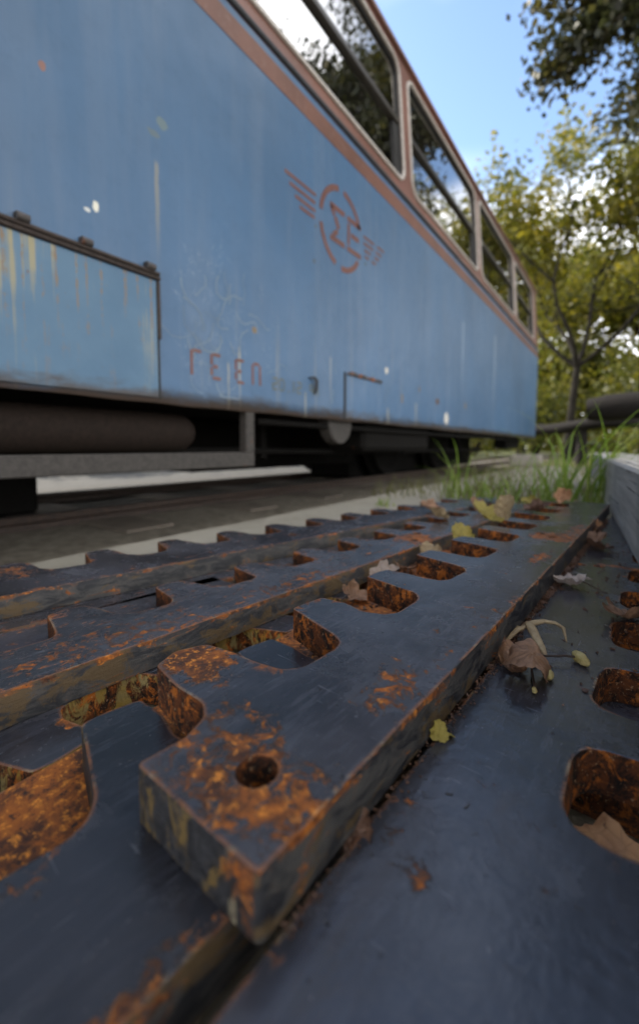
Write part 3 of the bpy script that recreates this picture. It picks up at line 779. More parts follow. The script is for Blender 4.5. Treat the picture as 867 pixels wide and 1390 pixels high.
mb = MB(); mb.tube([(-1.32,-1.5,.215),(-1.32,1.3,.205),(-1.36,2.4,.19),(-1.36,5.2,.19)], .014, 8); mb.build('brake_rod', M['under'], car, smooth=60)
for y in (1.45, 2.2, 3.0, 4.3):
    mb = MB(); mb.box(-1.38, -1.34, y-.02, y+.02, .17, .379, bev=.004); mb.build('rod_hanger', M['under'], car, smooth=40)
def wheel(y, x, r=.30):
    mb = MB(); s_ = 1 if x > XC else -1
    prof = [(x+s_*.05,0),(x+s_*.05,.05),(x+s_*.035,.07),(x+s_*.01,.12),(x+s_*.005,r-.07),(x+s_*.035,r-.04),(x+s_*.045,r-.005),(x-s_*.03,r),(x-s_*.04,r+.022),(x-s_*.055,r+.022),(x-s_*.06,r-.04),(x-s_*.03,r-.08),(x-s_*.03,0)]
    if s_ < 0: prof = prof
    mb.lathe(prof, 40, 'x', (0, y, -.03+r)); mb.build('wheel', M['under'], car, smooth=40)
for y in (-1.6, -.3, 3.55, 4.85):
    for x in (-1.79, -2.55): wheel(y, x)
    mb = MB(); mb.tube([(-2.5,y,.27),(-1.85,y,.27)], .05, 12)
    mb.build('axle', M['under'], car, smooth=50)
for y0, y1 in ((-2.1,.2),(3.05,5.35)):
    mb = MB(); mb.box(-1.66,-1.60,y0,y1,.20,.36,bev=.01); mb.box(-2.74,-2.68,y0,y1,.20,.36,bev=.01)
    for yy in (y0+.5, y1-.5): mb.box(-1.60,-1.52,yy-.09,yy+.09,.17,.36,bev=.012)
    mb.build('bogie_frame', M['under'], car, smooth=40)
mb = MB(); mb.lathe([(-.03,0),(-.03,.095),(-.025,.10),(.025,.10),(.03,.095),(.03,0)], 32, 'x', (-1.115, 1.70, .335)); mb.build('round_cover', M['hanger'], car, smooth=40)
for ya, yb, xa, xb in ((1.98,2.9,-1.35,-1.12),(5.6,6.3,-1.32,-1.16)):
    mb = MB(); mb.box(xa,xb,ya,yb,.20,.36,bev=.02); mb.build('equipment_box', M['under'], car, smooth=40)
mb = MB(); mb.tube([(-1.10,1.15,.315),(-1.10,3.2,.31),(-1.10,6.5,.31)], .012, 8); mb.build('pipe', M['under'], car, smooth=60)

# ------------------------------------------------------------------ steel rack bars
PA = [(0,.146),(.014,.147),(.037,.144),(.0385,.118),(.034,.096),(.037,.080),(.047,.0735),(.084,.072),(.095,.0755),(.1005,.085)]
PB = [(0,.128),(.020,.1325),(.034,.129),(.041,.112),(.047,.085),(.057,.0725),(.070,.069),(.096,.068),(.1045,.0735),(.1065,.084)]
def rack_bar(name, label, origin, slope, z, prof, pitch, phase, a0, a1, mats, side=1, t=.0255, holes=(), head=None, valley=.073, seed=0, group='loose steel rack bars stacked on the platform', flat=None, kh=1):
    rd = random.Random(seed); tooth = []
    if flat is None:
        pts = list(head) if head else [(a0+.002, valley)]
        k0 = math.ceil((a0-phase+.002)/pitch) if not head else kh
        k = k0
        while phase+k*pitch+.045 < a1-.01:
            for a, c in prof: pts.append((phase+k*pitch+a+rd.uniform(-.0012,.0012), c*(valley/.073)+rd.uniform(-.0012,.0012)))
            k += 1
        pts.append((a1, valley))
    else: pts = [(a0+.001, flat), (a1, flat)]
    left = pts
    loop = [(0, a0), (0, a1)] + [(-c, a) for a, c in left[::-1]]
    if side < 0: loop = [(-x, y) for x, y in loop]
    if area2(loop) < 0: loop = loop[::-1]
    loop = chaikin(loop, .0021, 3)
    out = []
    for i in range(len(loop)):
        a, b = Vector(loop[i]), Vector(loop[(i+1)%len(loop)]); L = (b-a).length; n = max(1, int(L/.012)); out.append(tuple(a))
        if L > .012:
            nr = Vector((-(b-a).y, (b-a).x)).normalized()
            for q in range(1, n):
                p = a+(b-a)*q/n; out.append(tuple(p+nr*rd.uniform(-.00022,.00022)))
    hl = [circle(hx, hy, hr, 30, .0002, seed) for hx, hy, hr in holes]
    def smi(p, q, hole):
        if hole: return 2
        if max(abs(p[0]), abs(q[0])) < .003: return 1
        if min(p[1], q[1]) < a0+.004 and max(p[1], q[1]) < a0+.012: return 3
        return 2
    mb = MB(); plate(mb, out, hl, lambda x, y, d: (x, y, -d), t, .0013, 0, smi)
    me_o = mb.build(name, mats, smooth=38)
    me_o.location = (origin[0], origin[1], z); me_o.rotation_euler = (0, 0, -math.atan(slope))
    tag(me_o, label, 'steel bar', group)
    return me_o
Z1 = H-.138; Z2 = H-.164; Z3 = H-.190; Z4 = Z3
cutA = cut_rust('cut_rust_near', 1, 1.05); cutB = cut_rust('cut_rust_dark', 5, .75); cutY = cut_rust('rust_over_primer', 9, 1.3, .95)
endA = end_paint('bar_end_paint', 12)
pA = bar_paint('slate_paint_main', 1, [(-.035,.022,.065,.034,.15),(-.062,.052,.03,.018,.10),(-.13,.073,.035,.026,.30),(-.120,.062,.020,.014,.2),(-.020,.125,.020,.045,.10),
      (-.013,.17,.007,.06,.035),(-.034,.20,.010,.04,.015),(-.011,.27,.006,.05,.03),(-.022,.30,.006,.04,.02),(-.075,.135,.012,.02,.03),(-.03,.645,.05,.05,.22),(-.012,.73,.02,.12,.14),(-.018,.50,.014,.07,.14)], edge=.75, wide=.12, spots=.5)
headA = [(.0,.078),(.024,.0765),(.039,.0825),(.0455,.093),(.0455,.118),(.051,.149),(.070,.157),(.090,.149),(.094,.125),(.0945,.104),(.098,.084),(.108,.0755),(.140,.0745),(.1505,.0775),(.1565,.087)]
A_ = rack_bar('rack_bar', 'topmost toothed steel bar with a round bolt hole in its near rusty corner', (-.0898,.0923), .060, Z1, PA, .1165, .0605, 0, 1.165,
     [pA, bar_side('bar_side_main', 3, .22), cutA, endA], holes=[(-.034,.031,.0088),(-.031,.644,.0065),(-.052,.662,.0065)], head=headA, seed=1)
B_ = rack_bar('rack_bar', 'toothed steel bar with a long rust-stained side, left of the topmost bar', (-.3322,.0978), .108, Z2, PB, .1125, .0645, -.42, 1.25,
     [bar_paint('slate_paint_second', 4, [(-.02,.10,.05,.12,.09),(-.02,.30,.03,.10,.08),(-.03,.62,.05,.06,.2)], streaks=.75, edge=.85, wide=.35, tone=(.072,.072,.082), spots=.8), bar_side('bar_side_second', 6, .55, (.040,.042,.05)), cutB, endA],
     holes=[(-.028,.606,.0075),(-.052,.662,.0075)], seed=2)
C_ = rack_bar('rack_bar', 'toothed steel bar farthest left, nearest to the railcar', (-.5500,.1678), .212, Z2, PB, .1130, .010, -.55, 1.30,
     [bar_paint('slate_paint_third', 7, [(-.1,.02,.05,.03,.12)], streaks=.5, edge=.7, wide=.3, spots=.7, dust=.6), bar_side('bar_side_third', 8, .25, (.035,.036,.042)), cutB, endA],
     holes=[(-.043,.448,.007)], valley=.088, seed=3)
D_ = rack_bar('rack_bar', 'wide slate toothed bar at the right with dry leaves lying on it', (-.0872,.1078), .062, Z2, PA, .1085, -.0440, -.30, 1.22,
     [bar_paint('slate_paint_right', 10, [(.012,.055,.010,.022,.05),(.024,.040,.014,.010,.06),(.08,.60,.06,.012,.28),(.09,.555,.05,.008,.24)], edge=.45, wide=.03, tone=(.036,.036,.043), spots=.2), bar_side('bar_side_right', 11, .2), cutA, endA],
     side=-1, valley=.0645, kh=2, head=[(-.298,.128),(.1015,.127),(.103,.105),(.0985,.085),(.1015,.0705),(.1115,.065),(.1485,.0636),(.1595,.0667),(.165,.075)], holes=[(.010,.585,.005),(.030,.590,.006)], seed=4)
E_ = rack_bar('rack_bar', 'toothed steel bar lying under the topmost bar, one pitted tooth showing', (-.1080,.062), .100, Z2, PA, .1165, .0370, -.24, .212,
     [bar_paint('slate_paint_under', 13, [(-.068,-.01,.02,.008,.05),(-.004,.0,.008,.08,.12),(-.13,.10,.03,.015,.08)], edge=.6, wide=.06, tone=(.031,.032,.039), spots=.35), bar_side('bar_side_under', 14, .5), endA, endA], seed=5, valley=.0765)
F_ = rack_bar('flat_bar', 'flat brown rusty steel strip at the lower left, no teeth', (-.170,.0), .0, Z3+.0012, None, 0, 0, -.25, .80,
     [bar_paint('rust_brown_plate', 16, [(-.05,.0,.5,1.2,.6)], edge=1, wide=.6, tone=(.06,.03,.02), spots=1), bar_side('bar_side_rusty', 17, .6), cutB, cutB], flat=.1005, seed=6, t=.0265)
F_['label'] = 'flat brown rusty steel strip at the lower left, no teeth'
G_ = rack_bar('rack_bar', 'lowest toothed bar with yellow primer showing, under the rust-stained bar', (-.3860,.10), .0, Z3, PA, .1165, -.122, -.35, .62,
     [bar_paint('slate_paint_low', 18, [(.105,.04,.02,.02,.4)], edge=.8, wide=.1, spots=.4, tone=(.042,.043,.053)), bar_side('bar_side_low', 19, .5), cutY, cutY], side=-1, valley=.0725, seed=7)
# keep its tips clear of the rusty strip
G_.scale = (.78, 1, 1)
I_ = rack_bar('flat_bar', 'short slate flat bar low in the gap between the two left bars', (-.40,.0), .10, Z3, None, 0, 0, -.3, .40,
     [bar_paint('slate_paint_gap', 20, [], streaks=.6, edge=.7, wide=.4, spots=.9, dust=.6), bar_side('bar_side_gap', 21, .4), cutB, cutB], flat=.125, seed=8)
J_ = rack_bar('flat_bar', 'dark flat bar at the bottom of the stack, seen through the right tooth gaps', (.10,.0), .05, Z3, None, 0, 0, .275, 1.25,
     [bar_paint('slate_paint_bottom', 22, [], streaks=.6, edge=.7, wide=.4, spots=.9), bar_side('bar_side_bottom', 23, .4), cutB, cutB], flat=.17, seed=9)
L_ = rack_bar('flat_bar', 'flat steel bar hidden directly under the body of the topmost bar', (-.1010,.0), .060, Z2, None, 0, 0, .29, 1.14,
     [bar_paint('slate_paint_support', 26, [], streaks=.6, edge=.7, wide=.4, spots=.9), bar_side('bar_side_support', 27, .4), cutB, cutB], flat=.064, seed=11)
K_ = rack_bar('flat_bar', 'flat spacer bar hidden low under the leftmost toothed bar', (-.55,.0), .22, Z3, None, 0, 0, -.5, 1.2,
     [bar_paint('slate_paint_spacer', 24, [], streaks=.6, edge=.7, wide=.4, spots=.9), bar_side('bar_side_spacer', 25, .4), cutB, cutB], flat=.07, seed=10)
# lowest spacers lying across
# ------------------------------------------------------------------ timber beam
def beam():
    # centre line heading away to the left; runs from behind the frame's right edge
    p0 = Vector((.0135, .865)); p1 = Vector((-.1573, 3.03)); d = (p1-p0).normalized()
    nrm = Vector((d.y, -d.x))
    a = p0 - d*.9; b = p1 + d*.02
    mb = MB(); n = 40; W = .16; rd = random.Random(5); zb, zt = Z2+.001, H-.034
    L = (b-a).length; ring = []
    prof = [(0,zb),(0,zb+.04),(0,zt-.006),(.006,zt),(W*.5,zt+.001),(W-.006,zt),(W,zt-.006),(W,zb)]
    for i in range(n+1):
        s_ = L*i/n
        for j, (q, z) in enumerate(prof):
            jx = .0015*mnoise.noise(Vector((s_*4, j*3.1, 0))) + .001*rd.uniform(-1,1)
            jz = .0015*mnoise.noise(Vector((s_*5, j*7.7, 4))) if z > zb+.01 else 0
            ring.append((q+jx, s_, z+jz-zb))
    m_ = len(prof); fs = []
    for i in range(n):
        for j in range(m_):
            k = i*m_+j; l = i*m_+(j+1)%m_; fs.append((k, k+m_, l+m_, l))
    fs += [tuple(range(m_)), tuple(n*m_+j for j in range(m_))[::-1]]
    mb.add(ring, [q[::-1] for q in fs])
    o = mb.build('timber_beam', M['wood'], smooth=35); o.location = (a.x, a.y, zb); o.rotation_euler = (0,0,-math.atan2(d.x, d.y))
    tag(o, 'weathered grey timber beam lying beside the bars at the right edge', 'timber')
beam()

# ------------------------------------------------------------------ fallen leaves
def leaf(name, label, loc, size, mat, rot=(0,0,0), curl=(1.2,.8), lobes=5, seed=0, deep=.45, stem=True, twist=0, group='dry fallen leaves on and between the bars', cat='leaf', crumple=.08):
    rd = random.Random(seed); nr, na = 9, 72; vs = [(0,0,0)]; ph = rd.uniform(0, 6)
    def Rf(t):
        a = (t+math.pi) % (2*math.pi) - math.pi           # 0 at the tip (+y)
        s_ = 1-deep*(1-abs(math.cos(lobes*a/2))**.7)
        return s_*(1-.40*(abs(a)/math.pi)**1.4)*(1+.05*math.sin(13*t+ph)+.03*math.sin(29*t))
    for r in range(1, nr+1):
        for k in range(na):
            t = 2*math.pi*k/na; q = Rf(t)*r/nr; vs.append((math.sin(t)*q*size/2, math.cos(t)*q*size/2, 0))
    out = []
    for x, y, z in vs:
        # roll sideways then lengthwise
        k1 = curl[0]/(size/2); k2 = curl[1]/(size/2)
        z += crumple*size*(mnoise.noise(Vector((x/size*3.1+seed*3.3, y/size*3.1, seed)))+.5*mnoise.noise(Vector((x/size*8+seed, y/size*8, seed+4))))
        z += .014*size*abs(math.sin(6*math.atan2(x, y)))   # ribs
        if abs(k1) > 1e-6:
            kk = k1*(1+.35*y/(size/2)); th = x*kk; x, z = math.sin(th)/kk*(1-z*kk), (1-math.cos(th))/kk + z*math.cos(th)
        if abs(k2) > 1e-6: th = y*k2; y, z = math.sin(th)/k2*(1-z*k2*.6), (1-math.cos(th))/k2 + z*math.cos(th)
        if twist: c, s_ = math.cos(twist*y/size), math.sin(twist*y/size); x, z = c*x-s_*z, s_*x+c*z
        out.append((x, y, z))
    fs = [(0, 1+k, 1+(k+1)%na) for k in range(na)]
    for r in range(nr-1):
        for k in range(na):
            a = 1+r*na+k; b = 1+r*na+(k+1)%na; fs.append((a, a+na, b+na, b))
    Mx = (Matrix.Rotation(rot[2], 3, 'Z') @ Matrix.Rotation(rot[1], 3, 'Y') @ Matrix.Rotation(rot[0], 3, 'X'))
    out = [Mx @ Vector(p) for p in out]; zmin = min(p.z for p in out)
    base = out[1+(nr-1)*na+na//2]
    out = [p-Vector((0,0,zmin)) for p in out]; base = base-Vector((0,0,zmin))
    mb = MB(); mb.add(out, [q[::-1] for q in fs]); o = mb.build(name, mat, smooth=80, loc=loc)
    if stem:
        d = (base-Vector((0,0,base.z))).normalized() if Vector((base.x,base.y,0)).length > 1e-4 else Vector((0,-1,0)); d.z = 0
        m2 = MB(); m2.tube([base-d*.002, base+d*size*.15+Vector((0,0,-base.z*.3)), base+d*size*.32+Vector((0,0,-base.z*.75)), base+d*size*.42+Vector((size*.04,0,-base.z*.9+.0008))], [.0009*size/.05,.0007*size/.05,.0006*size/.05,.001*size/.05], 6)
        m2.build('stem', M['twig'], o, smooth=60, loc=(0,0,0))
    tag(o, label, cat, group)
    return o
zt1, zt2, zt3 = Z1+.0006, Z2+.0006, Z3+.0006
leaf('fallen_leaf', 'large curled brown leaf beside the top bar, under the forked dry stalk', (-.0455,.3230,zt2), .052, M['dl_brown'], (.12,.25,.35), (-1.9,-.25), 3, 3, .15, twist=.5, stem=False)
leaf('fallen_leaf', 'rolled dark brown leaf tucked against the top bar edge', (-.0645,.3340,zt2), .044, M['dl_brown'], (.15,.5,.25), (2.3,.3), 3, 8, .2, stem=False)
leaf('fallen_leaf', 'pale pinkish crumpled leaf lying alone on the right bar', (-.0400,.5700,zt2), .056, M['dl_pale'], (-.2,.1,1.2), (.8,.5), 7, 12, .40, crumple=.14)
leaf('fallen_leaf', 'twisted brown leaf with long stem at the right frame edge', (.0085,.4900,zt2), .058, M['dl_brown'], (.1,.2,2.3), (1.5,.8), 5, 16, .5, twist=1.0)
leaf('fallen_leaf', 'dull brown leaf in the gap near the lower middle, before the right bar', (-.0865,.1480,zt2-.004), .021, M['dl_dark'], (.5,-.2,.3), (.6,.3), 3, 22, .25)
leaf('fallen_leaf', 'small yellow leaf stuck in the gap between the top and right bars', (-.0775,.2240,zt2), .014, M['dl_yellow'], (.9,.2,.5), (.8,.3), 3, 25, .25, stem=False)
leaf('fallen_leaf', 'tiny yellow scrap beside the small yellow leaf', (-.0725,.2300,zt2), .007, M['dl_yellow'], (.3,.2,2.5), (.8,.3), 3, 26, .25, stem=False)
leaf('fallen_leaf', 'rust-brown leaf lying inside the nearest right tooth gap', (.0120,.2280,.003), .075, M['dl_orange'], (.25,-.1,.4), (.5,.3), 5, 31, .3)
leaf('fallen_leaf', 'large yellow-green leaf on the far teeth of the top bar', (-.2080,.8500,zt1-.004), .085, M['dl_yellow'], (.5,.1,1.0), (.9,.5), 5, 35, .35)
leaf('fallen_leaf', 'upright pointed tan leaf on the top bar beside the yellow-green leaf', (-.1760,.8600,zt1), .062, M['dl_tan'], (1.25,.2,-.4), (1.5,.2), 1, 38, .2, stem=False)
leaf('fallen_leaf', 'pale yellow curled leaf between the top bar and the rust-stained bar', (-.2150,.7100,Z2+.006), .060, M['dl_yellow'], (.6,.3,.5), (1.3,.4), 3, 41, .25)
leaf('fallen_leaf', 'orange-tan curled loop of leaf behind the teeth of the rust-stained bar', (-.4250,.3150,Z3+.004), .060, M['dl_orange'], (.1,.5,-1.2), (2.3,.4), 3, 45, .3)
rd = random.Random(77)
pile = [('brown crumpled leaf at the near end of the heap by the timber beam','dl_dark'),('reddish brown leaf on top of the heap by the timber beam','dl_brown'),
        ('dark folded leaf at the far end of the heap by the timber beam','dl_dark'),('small orange-brown leaf against the foot of the timber beam','dl_orange'),('flat brown leaf under the heap by the timber beam','dl_brown')]
for i, (lb, mt) in enumerate(pile):
    leaf('fallen_leaf', lb, (-.0330+rd.uniform(-.016,.016), .80+i*.055, zt2+.004*(i%2)), rd.uniform(.045,.065), M[mt], (rd.uniform(-.5,.5), rd.uniform(-.5,.5), rd.uniform(0,6)), (rd.uniform(.8,1.8), .5), 5, 50+i, .35)
gaps = [((-.262,.440,Z3+.002),'dl_brown','pinkish brown leaf deep in the gap left of the third tooth of the top bar'),((-.258,.505,Z3+.010),'dl_pale','pale folded leaf wedged in the gap left of the fourth tooth'),
        ((-.250,.575,Z3+.006),'dl_brown','brown leaf wedged in the gap left of the fifth tooth'),((-.246,.650,Z3+.012),'dl_tan','tan leaf wedged in the gap left of the sixth tooth')]
for i, (lc, mt, lb) in enumerate(gaps):
    leaf('fallen_leaf', lb, lc, .055, M[mt], (rd.uniform(-.4,.6), rd.uniform(-.6,.6), rd.uniform(0,6)), (1.3,.5), 5, 70+i, .35)
mb = MB(); rd = random.Random(31)
def crumb(x, y, z, sc=1):
    n = rd.randint(3, 5); s_ = rd.uniform(.0005, .0022)*sc*(.5 if y < .32 else 1); a0 = rd.uniform(0, 6.28); tz = rd.uniform(-.6,.6); tx = rd.uniform(-.6,.6)
    top = []; bot = []
    for k in range(n):
        a = a0+2*math.pi*k/n; r = s_*rd.uniform(.5,1.3); dx, dy = r*math.cos(a), r*math.sin(a)*rd.uniform(.4,1); top.append((x+dx, y+dy, z+s_*.55+dx*tx+dy*tz)); bot.append((x+dx*.8, y+dy*.8, z))
    mb.add(top+bot, [tuple(range(n))]+[(k, n+k, n+(k+1)%n, (k+1)%n) for k in range(n)])
for k in range(1500):
    y = .10+rd.random()*1.05; xe = -.0898+.06*(y-.0923); crumb(xe+.0006+abs(rd.gauss(0,.0032)), y, Z2+.0002, 1 if y < .5 else 1.6)
for k in range(500):
    y = rd.uniform(.28,.78); crumb(rd.uniform(-.268,-.185), y, Z3+.0014, 1.8)
for k in range(260):
    y = rd.uniform(.3,1.1); crumb(-.06+.06*y+rd.uniform(0,.075), y, Z2+.0002, 1.0)
tag(mb.build('leaf_litter', M['dl_dark']), 'brown crumbs of leaf and soil gathered in the gaps between the bars', 'litter', kind='stuff')
for i, (lb, mt, x, y) in enumerate((('pale yellow-green leaf half hidden in the grass past the yellow-green leaf','dl_yellow',-.245,1.02),('brown curled leaf in the grass left of the upright tan leaf','dl_brown',-.30,1.12),
      ('dark reddish leaf standing among the far teeth of the top bar','dl_dark',-.150,1.00),('tan leaf at the far end of the rust-stained bar','dl_tan',-.33,.93),('orange-brown leaf at the far end of the top bar near the grass','dl_orange',-.115,1.20),
      ('brown leaf lying between the far ends of the two left bars','dl_brown',-.40,1.05),('yellowish leaf lying on the platform before the grass','dl_yellow',-.20,1.30))):
    leaf('fallen_leaf', lb, (x, y, Z1+.001 if x > -.2 and y < 1.25 else Z2+.002), rd.uniform(.055,.08), M[mt], (rd.uniform(-.3,.9), rd.uniform(-.5,.5), rd.uniform(0,6)), (rd.uniform(.9,1.6), .5), 5, 90+i, .3)
# forked dry stalk (a rolled-up leaf)
mb = MB(); z0 = zt2
def ft(pts, r, fl=.55): mb.tube([(x, y, z0+z) for x, y, z in pts], r, 10, flat=fl)
ft([(-.0700,.3830,.004),(-.0630,.3900,.010),(-.0560,.3960,.013),(-.0490,.4000,.015),(-.0410,.4040,.014),(-.0345,.4030,.011),(-.0310,.3920,.004)], [.0016,.0026,.0036,.0028,.0024,.0028,.0008])
ft([(-.0600,.3930,.013),(-.0560,.3850,.012),(-.0510,.3740,.010),(-.0460,.3640,.007),(-.0410,.3580,.003)], [.0030,.0042,.0036,.0034,.0010])
ft([(-.0500,.3720,.009),(-.0490,.3620,.006),(-.0480,.3530,.004),(-.0470,.3440,.002)], [.0026,.0022,.0020,.0010])
ft([(-.0660,.3890,.009),(-.0700,.3780,.005),(-.0730,.3680,.002)], [.0028,.0022,.0012])
o = mb.build('forked_stalk', M['dl_tan'], smooth=70, origin=(-.055,.385,z0)); tag(o, 'forked tan dry stalk like a small antler on the right bar', 'stalk')
mb = MB(); mb.tube([(-.0480,.3560,z0+.003),(-.038,.3570,z0+.005),(-.0290,.3640,z0+.005),(-.0215,.3690,z0+.004)], [.0008,.0007,.0008,.0009], 6)
tw = mb.build('twig', M['twig'], smooth=70, origin=(-.04,.36,z0)); tag(tw, 'thin dark twig reaching from the forked stalk to the pod', 'twig')
mb = MB(); mb.tube([(-.0480,.3420,z0+.004),(-.0470,.3300,z0+.003),(-.0440,.3180,z0+.0025),(-.0415,.3080,z0+.0022)], [.0007,.0008,.0008,.0011], 6)
tw = mb.build('twig', M['twig'], smooth=70, origin=(-.045,.325,z0)); tag(tw, 'thin dark twig hanging below the large curled brown leaf', 'twig')
def pod(name, label, c, s_, rz, seed):
    mb = MB(); n, m_ = 14, 18; vs = []
    for i in range(n+1):
        t = math.pi*i/n
        for k in range(m_):
            a = 2*math.pi*k/m_; r = math.sin(t)*(1+.10*math.cos(5*a)+.18*mnoise.noise(Vector((math.cos(a)*1.5, math.sin(a)*1.5, t*2+seed))))
            vs.append((r*math.cos(a)*s_*.62, math.cos(t)*s_*1.15+.12*s_*math.sin(a), r*math.sin(a)*s_*.55+s_*.5))
    fs = [(i*m_+k, i*m_+(k+1)%m_, (i+1)*m_+(k+1)%m_, (i+1)*m_+k) for i in range(n) for k in range(m_)]
    mb.add(vs, [q[::-1] for q in fs]); o = mb.build(name, M['pod'], smooth=70, loc=c); o.rotation_euler = (0,0,rz); return tag(o, label, 'seed pod')
pod('seed_pod', 'yellow hairy seed pod at the end of the twig, right of the leaves', (-.0195,.3690,zt2), .0072, .7, 1)
pod('seed_pod', 'narrow pale seed pod against the large curled brown leaf', (-.0370,.3320,zt2), .0060, .35, 2)
pod('seed_pod', 'tiny dark-tipped bud below the large curled brown leaf', (-.0415,.3060,zt2), .0028, .3, 3)

# ------------------------------------------------------------------ grass tufts
def tuft(label, c, n, hmax, spread, seed, mat, lean=(0,0), wide=.0065, name='grass_tuft'):
    rd = random.Random(seed); mb = MB()
    for _ in range(n):
        a = rd.uniform(0, 2*math.pi); r0 = spread*rd.random()**.7; bx, by = r0*math.cos(a), r0*math.sin(a)
        L = hmax*rd.uniform(.4, 1.0); th = rd.uniform(0, 2*math.pi); bend = rd.uniform(.5, 2.6); w_ = wide*rd.uniform(.6,1.2)
        dx, dy = math.cos(th)+lean[0], math.sin(th)+lean[1]; nn = 8; pts = []; ang = rd.uniform(.05, .4); x = y = z = 0
        for i in range(nn+1):
            pts.append((bx+dx*x, by+dy*x, z)); s_ = L/nn; x += s_*math.sin(ang); z += s_*math.cos(ang); ang += bend/nn*(.5+i/nn)
        pl = Vector((-dy, dx, 0)).normalized(); vs = []
        for i, p in enumerate(pts):
            ww = w_*(1-(i/nn)**1.6)*.5+.0002; p = Vector(p); vs += [p-pl*ww, p+Vector((0,0,-ww*.4)), p+pl*ww]
        fs = []
        for i in range(nn):
            k = i*3; fs += [(k, k+1, k+4, k+3), (k+1, k+2, k+5, k+4)]
        mb.add(vs, fs)
    o = mb.build(name, mat, smooth=80, loc=c); tag(o, label, 'grass', 'grass tufts growing past the far end of the bars'); return o
tuft('tall thin grass tuft in front of the railcar wheel shadow', (-.56,1.74,0), 12, .36, .05, 1, M['grass'])
tuft('short grass tuft between the leftmost bars and the railcar', (-.44,1.60,.02), 20, .17, .10, 2, M['grass'])
tuft('low sparse grass tuft behind the yellow-green leaf', (-.30,1.45,.03), 26, .17, .13, 3, M['grass'])
tuft('dense bright grass tuft at the far end of the top bar', (-.21,1.62,.02), 38, .29, .14, 4, M['grass'])
tuft('grass tuft with long arching blades beside the timber beam end', (-.130,1.56,.02), 28, .46, .08, 5, M['grass'], (.3,-.1), .008)
tuft('grass tuft spilling over the far end of the timber beam', (-.06,1.62,.03), 20, .42, .07, 6, M['grass'], (.5,-.2), .008)
tuft('dry straw-coloured grass tuft behind the leftmost bars', (-.50,1.95,0), 70, .24, .2, 7, M['grass_dry'])
tuft('tall loose grass tuft behind the timber beam', (.08,1.80,0), 18, .36, .12, 8, M['grass'], (.2,0), .009)
tuft('dry yellow-brown grass tuft among the green blades behind the top bar', (-.25,1.52,.01), 40, .15, .14, 10, M['grass_dry'])
tuft('small weed tuft on the platform edge behind the bar teeth', (-.72,1.42,0), 16, .06, .05, 9, M['grass'])
mb = MB(); rd = random.Random(9)
for _ in range(5200):
    y = 1.7+rd.random()**1.4*9; x = rd.uniform(-.95, .5+y*.6); zg = 0 if y < 5.5 else -.085
    a = rd.uniform(0, 6.28); L = rd.uniform(.03,.11); q = Vector((math.cos(a), math.sin(a), 0))*.003; l = Vector((rd.uniform(-.6,.6), rd.uniform(-.6,.6), 1)).normalized()*L
    p = Vector((x, y, zg)); mb.add([p-q, p+q, p+l*.6+q*.6, p+l, p+l*.6-q*.6], [(0,1,2,3,4)])
tag(mb.build('weeds', M['grass_dry']), 'low weeds and dry grass covering the ground behind the bars', 'weeds', kind='stuff')

# ------------------------------------------------------------------ things beyond the railcar
mb = MB(); mb.box(-.16,.16,-.1,.1,0,.135,bev=.012); o = mb.build('concrete_block', M['block'], smooth=40, loc=(-.90,5.35,0)); o.rotation_euler=(0,0,.1)
tag(o, 'pale concrete block on the ground just past the railcar corner', 'block')
def log(label, a, b, r, seed):
    mb = MB(); n = 18; pts = []; rr_ = []; rd = random.Random(seed); a = Vector(a); b = Vector(b)
    for i in range(n+1):
        t = i/n; p = a.lerp(b, t); p += Vector((0, .05*math.sin(t*5+seed), .035*math.sin(t*7+seed))); pts.append(p); rr_.append(r*(1+.12*mnoise.noise(Vector((t*6, seed, 0))))*(1 if 0 < i < n else .86))
    mb.tube(pts, rr_, 16); return tag(mb.build('log', M['log'], smooth=50, origin=a), label, 'log')
log('thick dark log raised across two trunks of wood, right of the railcar', (-.42,6.9,.70), (3.6,6.4,.86), .17, 1)
log('thinner dark log lying behind the thick one, by the railcar corner', (-1.6,9.0,.56), (.4,8.3,.62), .10, 3)
for i, (x, y, h, lb) in enumerate(((.25,6.85,.52,'short dark post holding up the left end of the thick log'),(2.6,6.55,.66,'short dark post holding up the right end of the thick log'),(-.6,8.65,.50,'short dark post under the thinner log'))):
    mb = MB(); mb.tube([(x,y,-.13),(x+.01,y,h*.5),(x,y,h+.02)], [.10,.085,.09], 12); tag(mb.build('post', M['log'], smooth=50, origin=(x,y,-.13)), lb, 'post')

